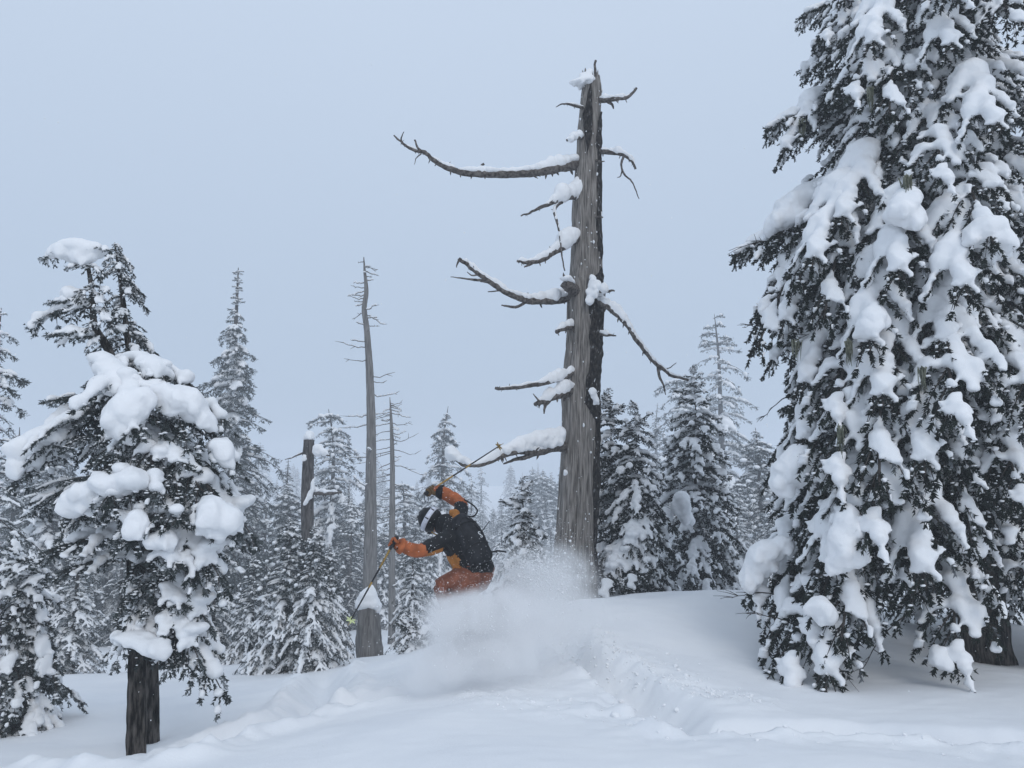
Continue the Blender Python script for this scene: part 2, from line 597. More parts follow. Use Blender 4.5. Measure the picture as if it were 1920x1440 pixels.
def make_bough(Lg, rise, droop, load, seed, low=False, puffs=0, bare=.22, width=.42, thr=-.12, cf=4.2, dust=.30):
    r = np.random.default_rng(seed)
    n = 22
    t = np.linspace(0, 1, n)
    ph = r.uniform(0, 6.28)
    ax = np.c_[Lg * (t - .10 * droop * t ** 2), Lg * .05 * np.sin(t * 3.5 + ph) * t, Lg * (rise * t - droop * t ** 2) + .02 * Lg * np.sin(t * 7 + ph) * t]
    wood = [tube_parts(ax, np.linspace(.016, .004, n) * (Lg ** .6), 4 if low else 6, None, 0)]
    step = .19 if low else .088
    tw_step = .10 if low else .046
    tl = .13 if low else .085
    P, D, LN, C, S = [], [], [], [], []
    DC, DS = [], []

    def axp(q):
        k = min(q * (n - 1), n - 1.001); a = int(k); f = k - a
        return ax[a] * (1 - f) + ax[a + 1] * f, (ax[a + 1] - ax[a]) / np.linalg.norm(ax[a + 1] - ax[a])
    # clumpy load along the axis
    knots = r.uniform(.25, 1.25, 7)
    lo = lambda q: np.interp(q, np.linspace(0, 1, 7), knots)
    nbr = max(3, int(Lg * .84 / step))
    for side in (-1, 1):
        for q in np.linspace(.13, .97, nbr) + r.uniform(-.015, .015, nbr):
            q = min(max(q, .05), .985)
            p, T = axp(q)
            bl = (Lg * width * (1 - q) ** .75 * min(1, .35 + q / .35) + .07) * r.uniform(.55, 1.2)
            ang = R(r.uniform(38, 66)) * side
            d = np.array([T[0] * math.cos(ang) - T[1] * math.sin(ang), T[0] * math.sin(ang) + T[1] * math.cos(ang), T[2] * .7 + r.uniform(-.05, .12)])
            d /= np.linalg.norm(d)
            m = max(4, int(bl / (.08 if low else .05)) + 2)
            s = np.linspace(0, 1, m)
            sag = (.18 + .5 * droop) * r.uniform(.6, 1.3)
            br = p + d * (s * bl)[:, None] + np.c_[np.zeros(m), np.zeros(m), -sag * bl * s ** 2]
            if not low or bl > .25:
                wood.append(tube_parts(br, np.linspace(.006, .002, m) * (1.6 if low else 1), 3, None, 0))
            is_bare = r.random() < bare
            ml = 0 if is_bare else r.uniform(.55, 1.2) * (.45 + .55 * lo(q))
            nt = max(2, int(bl / tw_step))
            ss = np.linspace(.12, 1, nt)
            bT = np.gradient(br, axis=0); bT /= np.linalg.norm(bT, axis=1)[:, None]
            for k, sv in enumerate(ss):
                a = min(int(sv * (m - 1)), m - 2); f = sv * (m - 1) - a
                bp = br[a] * (1 - f) + br[a + 1] * f
                bt = bT[a]
                for ts in (-1, 1):
                    if k == nt - 1 and ts == 1:
                        td = bt
                    else:
                        an = R(r.uniform(35, 62)) * ts
                        td = np.array([bt[0] * math.cos(an) - bt[1] * math.sin(an), bt[0] * math.sin(an) + bt[1] * math.cos(an), bt[2] + r.uniform(-.42, .10)])
                    td = td / np.linalg.norm(td)
                    l = tl * r.uniform(.6, 1.35) * (1.1 - .35 * sv)
                    P.append(bp); D.append(td); LN.append(l)
                    if not low and r.random() < dust:
                        for e_ in ((.5,) if r.random() < .7 else (.3, .8)):
                            q_ = r.uniform(.005, .014); DC.append(bp + td * l * (e_ + r.uniform(-.2, .2)) + np.array([0, 0, .010])); DS.append((q_ * r.uniform(.8, 2.0), q_ * r.uniform(.8, 2.0), q_ * .65))
                    if ml > .55 and not low and r.random() < .7:
                        rr = .022 * load ** .5 * ml * r.uniform(.7, 1.1)
                        C.append(bp + td * l * .5 + np.array([0, 0, .012 + rr * .3])); S.append((rr * 1.15, rr * 1.15, rr * .9))
            if ml > 0:
                ns = max(2, int(bl / (.07 if low else .032)))
                for sv in np.linspace(.0, .98, ns):
                    a = min(int(sv * (m - 1)), m - 2); f = sv * (m - 1) - a
                    bp = br[a] * (1 - f) + br[a + 1] * f
                    rr = load * (.042 if low else .034) * ml * (1.08 - .55 * sv) * r.uniform(.75, 1.25) * (1 + .3 * (q < .8))
                    C.append(bp + np.array([r.normal() * .008, r.normal() * .008, .008 + rr * .45])); S.append((rr * 1.15, rr * 1.15, rr * .85))
    # axis load
    for q in np.linspace(.06, .99, max(4, int(Lg / (.08 if low else .035)))):
        p, T = axp(q)
        rr = load * (.048 if low else .042) * lo(q) * (1.1 - .45 * q) * r.uniform(.85, 1.2) * min(1, .5 + Lg)
        C.append(p + np.array([0, r.normal() * .012, .01 + rr * .5])); S.append((rr * 1.2, rr * 1.2, rr * .9))
        if r.random() < .5:
            P.append(p); D.append(np.array([T[0] * .7, r.choice([-1, 1]) * .6, -.35 + T[2]]) / 1.0); LN.append(tl)
    p, T = axp(.99)
    for k in range(4):
        P.append(p); dd = T + r.normal(size=3) * .3; D.append(dd / np.linalg.norm(dd)); LN.append(tl * 1.3)
    # rounded heaps where a heavy load has slumped together
    for k in range(puffs):
        q = r.uniform(.35, .95)
        p, T = axp(q)
        rr = r.uniform(.085, .15) * Lg ** .5
        sy = r.uniform(-1, 1) * Lg * width * .45 * (1 - q * .6)
        for kk in range(6):
            o = r.normal(size=3) * np.array([.5, .5, .18]) * rr
            C.append(p + np.array([0, sy, rr * .25 - abs(sy) * .25]) + o * np.array([1.5, 1.5, 1])); S.append(np.array([1, 1, .62]) * rr * r.uniform(.5, 1.0))
    P = np.array(P); D = np.array(D); D /= np.linalg.norm(D, axis=1)[:, None]; LN = np.array(LN)
    fol = needles(P, D, LN, r, 8 if low else 17, .050 if low else .027, .022 if low else .0145)
    C = np.array(C); S = np.array(S, float)
    q = fbm(C * np.array([cf, cf, cf]) / (1.6 if low else 1) + seed * 3.7, seed, 2)
    thr = min(thr, float(np.quantile(q, .5)))
    kp = q > thr
    C, S = C[kp], S[kp] * (.72 + .75 * np.clip(q[kp] - thr, 0, .8))[:, None]
    sV, sF = spheres(C, S, 1)
    vox = .034 if low else .0155 * max(1, load ** .5)
    sV, sF = remesh(sV, sF, vox, 2 if low else 3)
    if not low:
        sV = sV + np.c_[fbm(sV * 16, seed, 3), fbm(sV * 16, seed + 3, 3), fbm(sV * 16, seed + 6, 3)] * .0075
    end = ax[-1]
    return dict(L=Lg, xe=end[0], ze=end[2], wood=wood, fol=fol, snow=(sV, sF), droop=droop, dust=spheres(np.array(DC), np.array(DS), 0) if DC else None)


LIB, LOW, LOWD, HEAVY = [], [], [], []
sd = 100
for Lg in (.42, .85, 1.45, 2.25):
    for (ri, dr) in ((.30, .25), (.16, .42), (.10, .72)):
        for rep in range(2 if Lg < 1 else 3):
            sd += 1
            LIB.append(make_bough(Lg, ri, dr, 1.2 + .1 * (Lg > 1), sd, thr=-.25 if dr > .6 else -.22, cf=8.5 if dr > .6 else 6.0))
for Lg in (.6, 1.0, 1.4):
    for (ri, dr) in ((.18, .35), (.14, .75)):
        for rep in range(2):
            sd += 1
            HEAVY.append(make_bough(Lg, ri, dr, 1.3, sd, puffs=1, bare=.2, width=.5, thr=-.2, cf=5.5, dust=.5))
for Lg in (.40, .9, 1.6):
    for (ri, dr) in ((.30, .22), (.12, .40), (.08, .70)):
        for rep in range(2):
            sd += 1
            LOW.append(make_bough(Lg, ri, dr, 1.5, sd, low=True, thr=-.22))
            LOWD.append(make_bough(Lg, ri, dr, 1.25, sd + 300, low=True, thr=-.15))

for k, b in enumerate(LIB + HEAVY):
    b['mesh'] = mk('bough', b['wood'] + [(b['fol'][0], b['fol'][1], 1)], [M['twig'], M['needle']], smooth=False)
    b['mesh_rime'] = b['mesh'].copy(); b['mesh_rime'].materials[1] = M['needle_rime']
    b['pad'] = mk('snow_pad', [(*b['snow'], 0)] + ([(*b['dust'], 0)] if b['dust'] else []), [M['snow']])


def pick(lib, length, droop, r):
    c = sorted(lib, key=lambda b: abs(math.log(b['L'] / length)) * 1.2 + abs(b['droop'] - droop) * 1.5 + r.random() * .12)
    return c[0]


def put_bough(tree, b, loc, az, s, tilt=0.0, roll=0.0, rime=False, sz=1.0):
    o = bpy.data.objects.new('bough', b['mesh_rime'] if rime else b['mesh'])
    col.objects.link(o)
    o.parent = tree
    o.location = loc
    o.rotation_euler = (roll, tilt, az)
    o.scale = (s, s, s * sz)
    p = bpy.data.objects.new('snow_pad', b['pad'])
    col.objects.link(p)
    p.parent = o
    p['kind'] = 'stuff'
    return o


def trunk_mesh(name, pts, rad, mat, sides=20, rough=.012, step=.05, seed=1, ridge=.5):
    pts = np.asarray(pts, float)
    ln = np.linalg.norm(np.diff(pts, axis=0), axis=1).sum()
    n = max(8, int(ln / step))
    P = catmull(pts, n)
    rr = np.interp(np.linspace(0, 1, n), np.linspace(0, 1, len(rad)), rad)

    def disp(P, th, rad):
        A, Z = np.meshgrid(th, P[:, 2])
        rad2 = np.repeat(rad[:, None], len(th), 1)
        q = np.stack([np.cos(A) * 3.5, np.sin(A) * 3.5, Z * 1.2], -1).reshape(-1, 3)
        q2 = np.stack([np.cos(A) * 9, np.sin(A) * 9, Z * 5], -1).reshape(-1, 3)
        return ((vnoise(q, seed) * .10 + vnoise(q2, seed + 5) * .08 * ridge).reshape(A.shape)) * rad2
    part = tube_parts(P, rr, sides, disp, 0)
    return mk(name, [part], [mat]), P, rr


def conifer(name, base, top, rbase, crown0, rad, label, group=None, seed=1, profile=.9, whorl=.26, per=5, droop=(.25, .75), rime=False, bend=0, trunk_mat='bark', skip=None, sparse=0.0, lib=None, cat='tree', minlen=.16):
    """a conifer whose boughs are separate parts"""
    r = np.random.default_rng(seed)
    H = top.z - base.z
    t = empty(name, base, label, cat, group)
    lx, ly = top.x - base.x, top.y - base.y
    pts = [(0, 0, -.3)] + [(lx * f ** 1.5 + bend * max(0, f - .8) * 3 * H * .1 + .02 * r.normal(), ly * f, H * f) for f in np.linspace(0.02, 1, 7)]
    me, P, rr = trunk_mesh('trunk', pts, [rad * 1.15, rad, rad * .8, rad * .6, rad * .4, rad * .2, .008], M[trunk_mat], seed=seed)
    link('trunk', me, t)
    z = crown0
    while z < H * .985:
        f = (z - crown0) / (H - crown0)
        Rz = rbase * (1 - f) ** profile + .12
        k = max(3, int(round(per * (1 - .35 * f))))
        a0 = r.uniform(0, 6.28)
        for j in range(k):
            if r.random() < sparse:
                continue
            a = a0 + j * 6.283 / k + r.uniform(-.35, .35)
            ln = Rz * r.uniform(.72, 1.15)
            ln = max(ln, minlen)
            zz = z + r.uniform(-.4, .4) * whorl
            dr = droop[1] + (droop[0] - droop[1]) * f
            b = pick(lib or LIB, ln, dr, r)
            s = ln / b['L']
            zi = np.interp(zz, P[:, 2], np.arange(len(P)))
            c = P[min(int(zi), len(P) - 1)]
            put_bough(t, b, (c[0], c[1], zz), a, s, r.uniform(-.10, .12) - .25 * max(0, f - .75), r.uniform(-.12, .12), rime)
        z += whorl * (1 - .45 * f) * r.uniform(.8, 1.2)
    # leader
    for j in range(5):
        b = pick(LIB, .3, .25, r)
        put_bough(t, b, tuple(P[-1 - j * 2]), r.uniform(0, 6.28), .45 + .1 * j, -.9 + .12 * j, 0, rime)
    return t


def merged_conifer(H, rbase, crown0, rad, seed, profile=.9, whorl=.3, per=5, droop=(.25, .75), sparse=0., bend=0., lean=0., lib=None):
    """trunk, crown and snow meshes of a conifer too far off to pick its boughs apart"""
    r = np.random.default_rng(seed)
    n = 26
    f = np.linspace(0, 1, n)
    P = np.c_[lean * f + bend * np.maximum(0, f - .82) ** 1.3 * 6 * H * .1, np.zeros(n), H * f]
    trunk = tube_parts(np.vstack([[P[0][0], 0, -1.0], P]), np.r_[rad * 1.15, rad * (1 - f) ** .8 + .008], 10, None, 0)
    fol, sno, woo = [], [], []
    z = crown0
    while z < H * .985:
        g = (z - crown0) / (H - crown0)
        Rz = rbase * (1 - g) ** profile + .15 * (1 - g) + .03
        k = max(3, int(round(per * (1 - .35 * g))))
        a0 = r.uniform(0, 6.28)
        for j in range(k):
            if r.random() < sparse:
                continue
            a = a0 + j * 6.283 / k + r.uniform(-.4, .4)
            ln = max(.09, Rz * r.uniform(.65, 1.2))
            b = pick(lib or LOW, ln, droop[1] + (droop[0] - droop[1]) * g, r)
            s = ln / b['L']
            zz = z + r.uniform(-.4, .4) * whorl
            cx = np.interp(zz, P[:, 2], P[:, 0])
            ca, sa = math.cos(a) * s, math.sin(a) * s
            ti = r.uniform(-.10, .14) - .25 * max(0, g - .75)
            def tf(V):
                V = V * 1.0
                x = V[:, 0] * math.cos(ti) + V[:, 2] * math.sin(ti); w = -V[:, 0] * math.sin(ti) + V[:, 2] * math.cos(ti)
                return np.c_[x * ca - V[:, 1] * sa + cx, x * sa + V[:, 1] * ca, w * s + zz]
            fol.append((tf(b['fol'][0]), b['fol'][1], 1))
            for w_ in b['wood'][:1]:
                woo.append((tf(w_[0]), w_[1], 0))
            sno.append((tf(b['snow'][0]), b['snow'][1], 0))
        z += whorl * (1 - .45 * g) * r.uniform(.8, 1.2)
    return trunk, woo + fol, sno


# prototypes of the farther conifers (shared meshes)
PROTO = []
for (H, rb, c0, ra, s_, pr, wh, per, dr, spr, bd) in [
        (8.0, 1.9, .4, .16, 11, 1.45, .24, 7, (.25, .68), .06, 0.0),    # 0 spire
        (8.5, 1.9, .5, .17, 12, .80, .30, 6, (.35, .75), .12, .35),     # 1 nodding hemlock
        (10.0, 2.2, 1.0, .20, 13, .55, .40, 6, (.22, .7), .30, .2),     # 2 open old tree
        (6.5, 1.8, .1, .13, 14, .80, .25, 7, (.35, .75), .05, .15),     # 3 dense cone
        (9.0, 1.5, .5, .16, 15, .95, .32, 6, (.3, .7), .18, -.3),       # 4 slim
        (7.5, 1.7, .3, .15, 16, .45, .33, 6, (.4, .75), .20, .5),       # 5 blunt, snow-bent top
        (9.0, 1.7, .6, .16, 17, .70, .38, 6, (.3, .75), .38, .1)]:      # 6 ragged, gappy
    tr, cr_, sn = merged_conifer(H, rb, c0, ra, s_, pr, wh, per, dr, spr, bd, lib=LOWD if s_ in (11, 17) else LOW)
    mt = mk('trunk', [tr], [M['bark_grey']])
    mc = mk('crown', cr_, [M['twig'], M['needle_rime']], smooth=False)
    ms = mk('snow_load', sn, [M['snow']])
    PROTO.append((H, mt, mc, ms))


def far_tree(name, k, px_top, py_top, Y, label, group=None, az=0., wide=1.0, cat='tree', px_base=None):
    H, mt, mc, ms = PROTO[k]
    if 16 < Y < 60:      # surveyed depths left of the tall snag are nearer than those in the misty hollow
        Y = Y * (4.2 if (840 < px_top < 1060 and py_top > 865) or name == 'misty_conifer' else 2.0)
    elif Y >= 60:
        Y = 165 + (Y - 60) * 1.1
    p = at(px_top, py_top, Y)
    bx = at(px_base, py_top, Y).x if px_base else p.x
    g = gz(bx, p.y)
    s = (p.z - g) / H
    t = empty(name, (bx, p.y, g - .05), label, cat, group)
    for nm, me in (('trunk', mt), ('crown', mc), ('snow_load', ms)):
        o = link(nm, me, t)
        o.scale = (s * wide, s * wide, s)
        o.rotation_euler = (0, 0, az)
        if nm == 'snow_load':
            o['kind'] = 'stuff'
    t.rotation_euler = (0, (p.x - bx) / max(.1, p.z - g), 0)
    return t


# ------------------------------------------------------------------ trees near the camera
def bough_to(tree, base, lean, tip, droop, r, lib=None, rime=False, lmax=9):
    """a bough springing from the trunk line and ending at the world point tip"""
    lib = lib or LIB
    for it in range(2):
        zr = max(0.1, tip.z - base.z)
        cx, cy = base.x + lean[0](zr), base.y + lean[1](zr)
        hx, hy = tip.x - cx, tip.y - cy
        hl = math.hypot(hx, hy)
        b = pick(lib, hl, droop, r)
        s = hl / b['xe']
        z0 = tip.z - s * b['ze']
    z0 = max(base.z + .25, z0)
    cx, cy = base.x + lean[0](z0 - base.z), base.y + lean[1](z0 - base.z)
    az = math.atan2(tip.y - cy, tip.x - cx)
    hl = math.hypot(tip.x - cx, tip.y - cy)
    s = hl / b['xe']
    tilt = -math.atan2((tip.z - z0) - s * b['ze'], hl)
    return put_bough(tree, b, (cx - base.x, cy - base.y, z0 - base.z), az, s, tilt, r.uniform(-.1, .1), rime)


r = np.random.default_rng(5)
base = Vector((FIR_R.x, FIR_R.y, gz(FIR_R.x, FIR_R.y)))
t = empty('big_fir_tree', base, 'large dark fir with drooping snow-loaded boughs sweeping down to the snow', 'tree')
me, P, rr = trunk_mesh('trunk', [(.05, 0, -.4), (.0, 0, .3), (-.04, 0, 2), (-.08, 0, 4), (-.1, 0, 7), (-.1, 0, 10), (-.1, 0, 13.2)], [.30, .25, .23, .2, .15, .09, .02], M['bark'], sides=44, seed=3, ridge=1.6, step=.03)
link('trunk', me, t)
lean0 = (lambda z: -.02 * min(z, 5), lambda z: 0.0)
tips = [(1495, 40, 8.9, .45), (1535, 80, 8.2, .45), (1442, 240, 8.7, .5), (1455, 300, 8.5, .7), (1510, 130, 9.3, .4), (1600, 315, 7.7, .7), (1385, 475, 8.8, .5), (1455, 440, 8.4, .45),
        (1400, 600, 8.6, .7), (1420, 650, 8.0, .7), (1450, 690, 8.9, .7), (1530, 600, 7.4, .7), (1600, 670, 7.0, .7), (1468, 765, 9.3, .45), (1452, 900, 8.5, .6),
        (1470, 1010, 7.8, .72), (1388, 1120, 8.4, .72), (1425, 1190, 7.9, .72), (1440, 1275, 7.4, .72), (1525, 1305, 7.0, .72), (1620, 1210, 6.8, .72), (1765, 1250, 6.9, .72),
        (1700, 1110, 6.7, .72), (1850, 1020, 6.8, .6), (1915, 950, 6.8, .5), (1570, 1010, 6.9, .72), (1640, 910, 6.7, .72), (1745, 790, 6.6, .6), (1820, 660, 6.7, .6), (1700, 530, 6.8, .6),
        (1850, 460, 6.6, .6), (1620, 420, 7.2, .7), (1760, 340, 6.9, .5), (1875, 250, 6.7, .5), (1700, 210, 7.0, .5), (1600, 180, 7.4, .5), (1800, 95, 6.9, .5), (1905, 70, 6.8, .4),
        (1905, 810, 6.6, .5), (1520, 740, 7.6, .7), (1500, 850, 7.6, .7), (1560, 500, 7.2, .6), (1660, 770, 6.8, .7), (1840, 560, 6.5, .6), (1910, 1130, 7.4, .7), (1990, 1000, 7.6, .6),
        (1560, 900, 7.0, .7), (1790, 900, 6.5, .7), (1480, 540, 7.8, .7), (1650, 90, 7.2, .5), (1740, 20, 7.0, .5), (1580, 10, 8.0, .5), (1540, 1130, 7.1, .72), (1600, 1100, 6.9, .72), (1500, 1200, 7.3, .72),
        (1480, 620, 7.8, .7), (1650, 1000, 6.8, .72), (1560, 780, 7.2, .72)]
for (a, b_, Y, dr) in tips:
    bough_to(t, base, lean0, at(a, b_, Y), dr if a < 1500 else max(dr, .62), r)
z = 1.1
while z < 12.6:
    f = z / 13.2
    Rz = 2.5 * (1 - f) ** .55
    k = 5
    a0 = r.uniform(0, 6.28)
    for j in range(k):
        a = a0 + j * 6.283 / k + r.uniform(-.4, .4)
        ln = max(.3, Rz * r.uniform(.5, 1.0))
        if 6.0 < z < 7.3 and math.cos(a) < -.35:
            ln *= .5
        if z < 2.5 and math.cos(a) * -.53 + math.sin(a) * -.85 > .55:
            continue
        b = pick(LIB, ln, .72, r)
        put_bough(t, b, (-.02 * min(z, 5), 0, z + r.uniform(-.1, .1)), a, ln / b['L'], r.uniform(-.15, .2), r.uniform(-.25, .25))
    z += .27


def dead_twig(tree, base, p0, p1, r0=.008, n=7, seed=1, name='dead_branch', mat='twig'):
    rr_ = np.random.default_rng(seed)
    p0 = np.array(p0) - np.array(base); p1 = np.array(p1) - np.array(base)
    ln = np.linalg.norm(p1 - p0)
    mid = (p0 + p1) / 2 + np.array([0, 0, .06 * ln])
    A = catmull([p0, mid, p1], 14) + rr_.normal(size=(14, 3)) * .004
    parts = [tube_parts(A, np.linspace(r0, r0 * .3, 14), 5, None, 0)]
    for k in range(n):
        i_ = rr_.integers(5, 13)
        d = (A[-1] - A[0]) / ln + rr_.normal(size=3) * .45
        d /= np.linalg.norm(d)
        l = ln * rr_.uniform(.12, .3)
        B = np.array([A[i_], A[i_] + d * l * .5 + np.array([0, 0, .01]), A[i_] + d * l + np.array([0, 0, .04 * l])])
        parts.append(tube_parts(catmull(B, 6), np.linspace(r0 * .5, r0 * .2, 6), 4, None, 0))
    return link(name, mk(name, parts, [M[mat]]), tree)


for k, (a, b_, Y, a2, b2, Y2) in enumerate([(1480, 452, 8.5, 1366, 470, 8.4), (1470, 600, 8.6, 1393, 615, 8.6), (1480, 740, 9.1, 1425, 790, 9.2), (1500, 1120, 8.0, 1350, 1122, 8.2), (1510, 1180, 7.6, 1400, 1150, 7.7),
                                          (1650, 250, 8.8, 1545, 225, 8.7), (1660, 290, 8.7, 1555, 262, 8.6), (1660, 570, 8.5, 1500, 600, 8.3), (1640, 590, 8.3, 1490, 640, 8.1), (1660, 800, 8.4, 1540, 815, 8.2),
                                          (1620, 1100, 7.6, 1560, 1260, 7.0), (1700, 1150, 7.4, 1610, 1265, 7.0)]):
    dead_twig(t, base, at(a, b_, Y), at(a2, b2, Y2), seed=40 + k)


def lichen(tree, base, p, ln, seed, w=.022):
    rr_ = np.random.default_rng(seed)
    p = np.array(p) - np.array(base)
    V, F = [], []
    for k in range(26):
        o = rr_.normal(size=3) * np.array([w, w, .01])
        l = ln * rr_.uniform(.35, 1)
        A = np.array([p + o, p + o * .8 + [rr_.normal() * .01, rr_.normal() * .01, -l * .5], p + o * .5 + [rr_.normal() * .012, 0, -l]])
        V.append(tube_parts(A, [.006, .005, .001], 3, None, 0))
    return link('lichen', mk('lichen', V, [M['lichen']]), tree)


def heap(tree, base, blobs, name='snow_cap', vox=.018, seed=1, sm=6):
    """blobs: (px, py, Y, rx, ry, rz) ellipsoids melted into one lump of snow"""
    C = [np.array(at(a, b_, Y)) - np.array(base) for (a, b_, Y, *_) in blobs]
    S = [q[3:] for q in blobs]
    rq = np.random.default_rng(seed + 500)
    for k_ in range(len(C) - 1):      # bridge neighbouring lumps
        if np.linalg.norm(C[k_ + 1] - C[k_]) < 1.6 * (max(S[k_]) + max(S[k_ + 1])):
            C.append((C[k_] + C[k_ + 1]) / 2 + rq.normal(size=3) * .01); S.append(tuple(.5 * (np.array(S[k_]) + np.array(S[k_ + 1])) * rq.uniform(.8, 1.05)))
    C2, S2 = list(C), [np.array(q_, float) for q_ in S]
    for c_, q_ in zip(C, S):
        q_ = np.array(q_, float)
        for k_ in range(5):          # fingers slumping over the rim
            a_ = rq.uniform(0, 6.283)
            C2.append(c_ + q_ * np.array([math.cos(a_) * .8, math.sin(a_) * .8, rq.uniform(-.75, .1)]))
            m_ = q_.mean() * rq.uniform(.28, .5)
            S2.append(np.array([m_, m_, m_ * rq.uniform(.9, 1.6)]))
    V, F = spheres(np.array(C2), np.array(S2, float), 2)
    V, F = remesh(V, F, vox, sm + 3)
    V = V + np.c_[fbm(V * 7, seed, 4), fbm(V * 7, seed + 4, 4), fbm(V * 7, seed + 8, 4)] * .019
    return link(name, mk(name, [(V, F, 0)], [M['snow']]), tree)

for q_, blobs in enumerate([
        [(x, y, Y, .19, .24, .15) for x, y, Y in ((1595, 335, 8.75), (1570, 343, 8.7), (1545, 354, 8.65), (1520, 366, 8.6), (1498, 380, 8.55), (1480, 396, 8.5), (1470, 412, 8.5))],
        [(1500, 860, 7.75, .17, .2, .15), (1480, 880, 7.75, .13, .18, .17), (1520, 870, 7.7, .14, .16, .16), (1465, 905, 7.8, .1, .15, .16)],
        [(1590, 985, 6.95, .12, .15, .2), (1580, 1015, 6.95, .13, .15, .16), (1600, 1040, 6.92, .12, .14, .14), (1570, 1050, 6.95, .08, .1, .14)],
        [(1440, 1030, 8.0, .15, .18, .11), (1418, 1055, 8.05, .12, .15, .16), (1405, 1085, 8.1, .09, .12, .17), (1465, 1020, 7.95, .12, .15, .09)],
        [(1535, 1140, 7.05, .11, .13, .10), (1550, 1152, 7.05, .10, .12, .10)],
        [(1765, 1240, 6.95, .10, .12, .09), (1760, 1228, 6.97, .08, .1, .08)],
        [(1700, 375, 7.0, .13, .15, .12), (1690, 400, 6.98, .16, .16, .10), (1715, 410, 6.97, .12, .12, .12)],
        [(1850, 430, 6.75, .16, .18, .11), (1875, 450, 6.72, .14, .16, .14), (1825, 445, 6.76, .1, .12, .11)],
        [(1640, 590, 7.0, .1, .12, .12), (1625, 615, 6.98, .1, .12, .12)]]):
    heap(t, base, blobs, seed=700 + q_)
for k, (a, b_, Y, ln) in enumerate([(1503, 225, 8.4, .28), (1576, 800, 7.0, .30), (1632, 165, 7.3, .3), (1730, 690, 6.7, .25), (1590, 640, 7.0, .25), (1490, 640, 7.6, .22), (1700, 330, 6.9, .3)]):
    lichen(t, base, at(a, b_, Y), ln, 60 + k)

# ---- fir loaded with rounded pads, left
r = np.random.default_rng(9)
base = Vector((FIR_L.x, FIR_L.y, gz(FIR_L.x, FIR_L.y)))
t = empty('pad_laden_fir_tree', base, 'fir with big rounded snow pads and a bent snow-capped top on a bare lower trunk', 'tree')
line = [at(255, 1440, 7.2), at(256, 1250, 7.2), at(252, 1050, 7.2), at(245, 900, 7.2), at(238, 760, 7.22), at(205, 660, 7.25), at(178, 610, 7.25), at(172, 540, 7.25), at(160, 470, 7.25)]
me, P, rr = trunk_mesh('trunk', [tuple(p - base) for p in line], [.076, .072, .068, .062, .05, .038, .03, .022, .013], M['bark'], sides=44, seed=8, step=.02, ridge=2.6)
link('trunk', me, t)
lz = [p.z - base.z for p in line]; lx_ = [p.x - base.x for p in line]; ly_ = [p.y - base.y for p in line]
leanL = (lambda z: float(np.interp(z, lz, lx_)), lambda z: float(np.interp(z, lz, ly_)))
for (a, b_, Y, dr, hv) in [
        (208, 715, 6.9, .5, 1), (300, 700, 7.3, .4, 1), (250, 800, 6.55, .7, 1), (330, 745, 6.9, .5, 1), (398, 790, 7.1, .7, 1), (432, 870, 7.1, .7, 1), (60, 850, 7.0, .5, 1), (28, 905, 7.1, .75, 1), (120, 815, 7.2, .4, 1),
        (130, 960, 6.75, .7, 1), (215, 930, 6.5, .7, 1), (285, 925, 6.5, .6, 1), (340, 870, 6.7, .5, 1), (395, 985, 6.7, .7, 1), (440, 1000, 6.9, .7, 1), (462, 1010, 7.3, .6, 1), (345, 975, 6.6, .5, 1),
        (258, 1000, 6.6, .75, 1), (100, 1030, 6.9, .5, 1), (125, 1068, 7.0, .5, 1), (318, 1050, 6.65, .5, 1), (400, 1090, 6.8, .7, 1), (360, 1080, 6.7, .6, 0), (430, 1100, 7.1, .7, 0), (70, 960, 7.6, .5, 0),
        (240, 1110, 6.85, .5, 1), (330, 1130, 6.8, .5, 1), (385, 1180, 6.9, .7, 1), (215, 1240, 6.9, .75, 0), (300, 1230, 6.8, .75, 1), (255, 1200, 6.8, .7, 1), (372, 1240, 6.8, .72, 1), (412, 1295, 6.9, .72, 0), (395, 1260, 7.0, .72, 0),
        (225, 1180, 7.0, .7, 0), (340, 1200, 7.0, .7, 0), (440, 930, 7.5, .7, 0), (160, 890, 7.5, .7, 0), (70, 860, 7.4, .6, 0), (200, 1010, 7.5, .5, 0), (300, 850, 7.6, .7, 0), (380, 860, 7.6, .7, 0), (130, 1010, 7.6, .6, 0), (410, 1040, 7.6, .6, 0), (330, 960, 7.8, .5, 0)]:
    bough_to(t, base, leanL, at(a, b_, Y), dr, r, HEAVY if hv else LIB, rime=True)
for (a, b_, Y, dr) in [(108, 566, 7.2, .3), (70, 602, 7.2, .5), (108, 628, 7.1, .3), (92, 482, 7.2, .35), (200, 468, 7.2, .3), (130, 500, 7.1, .4), (200, 545, 7.15, .5), (150, 560, 7.05, .6), (205, 610, 7.1, .6), (160, 655, 7.1, .6),
                       (185, 520, 7.1, .6), (98, 752, 7.2, .3), (165, 770, 6.95, .6), (190, 575, 7.1, .6), (165, 620, 7.1, .6)]:
    bough_to(t, base, leanL, at(a, b_, Y), dr, r, LIB, rime=True)


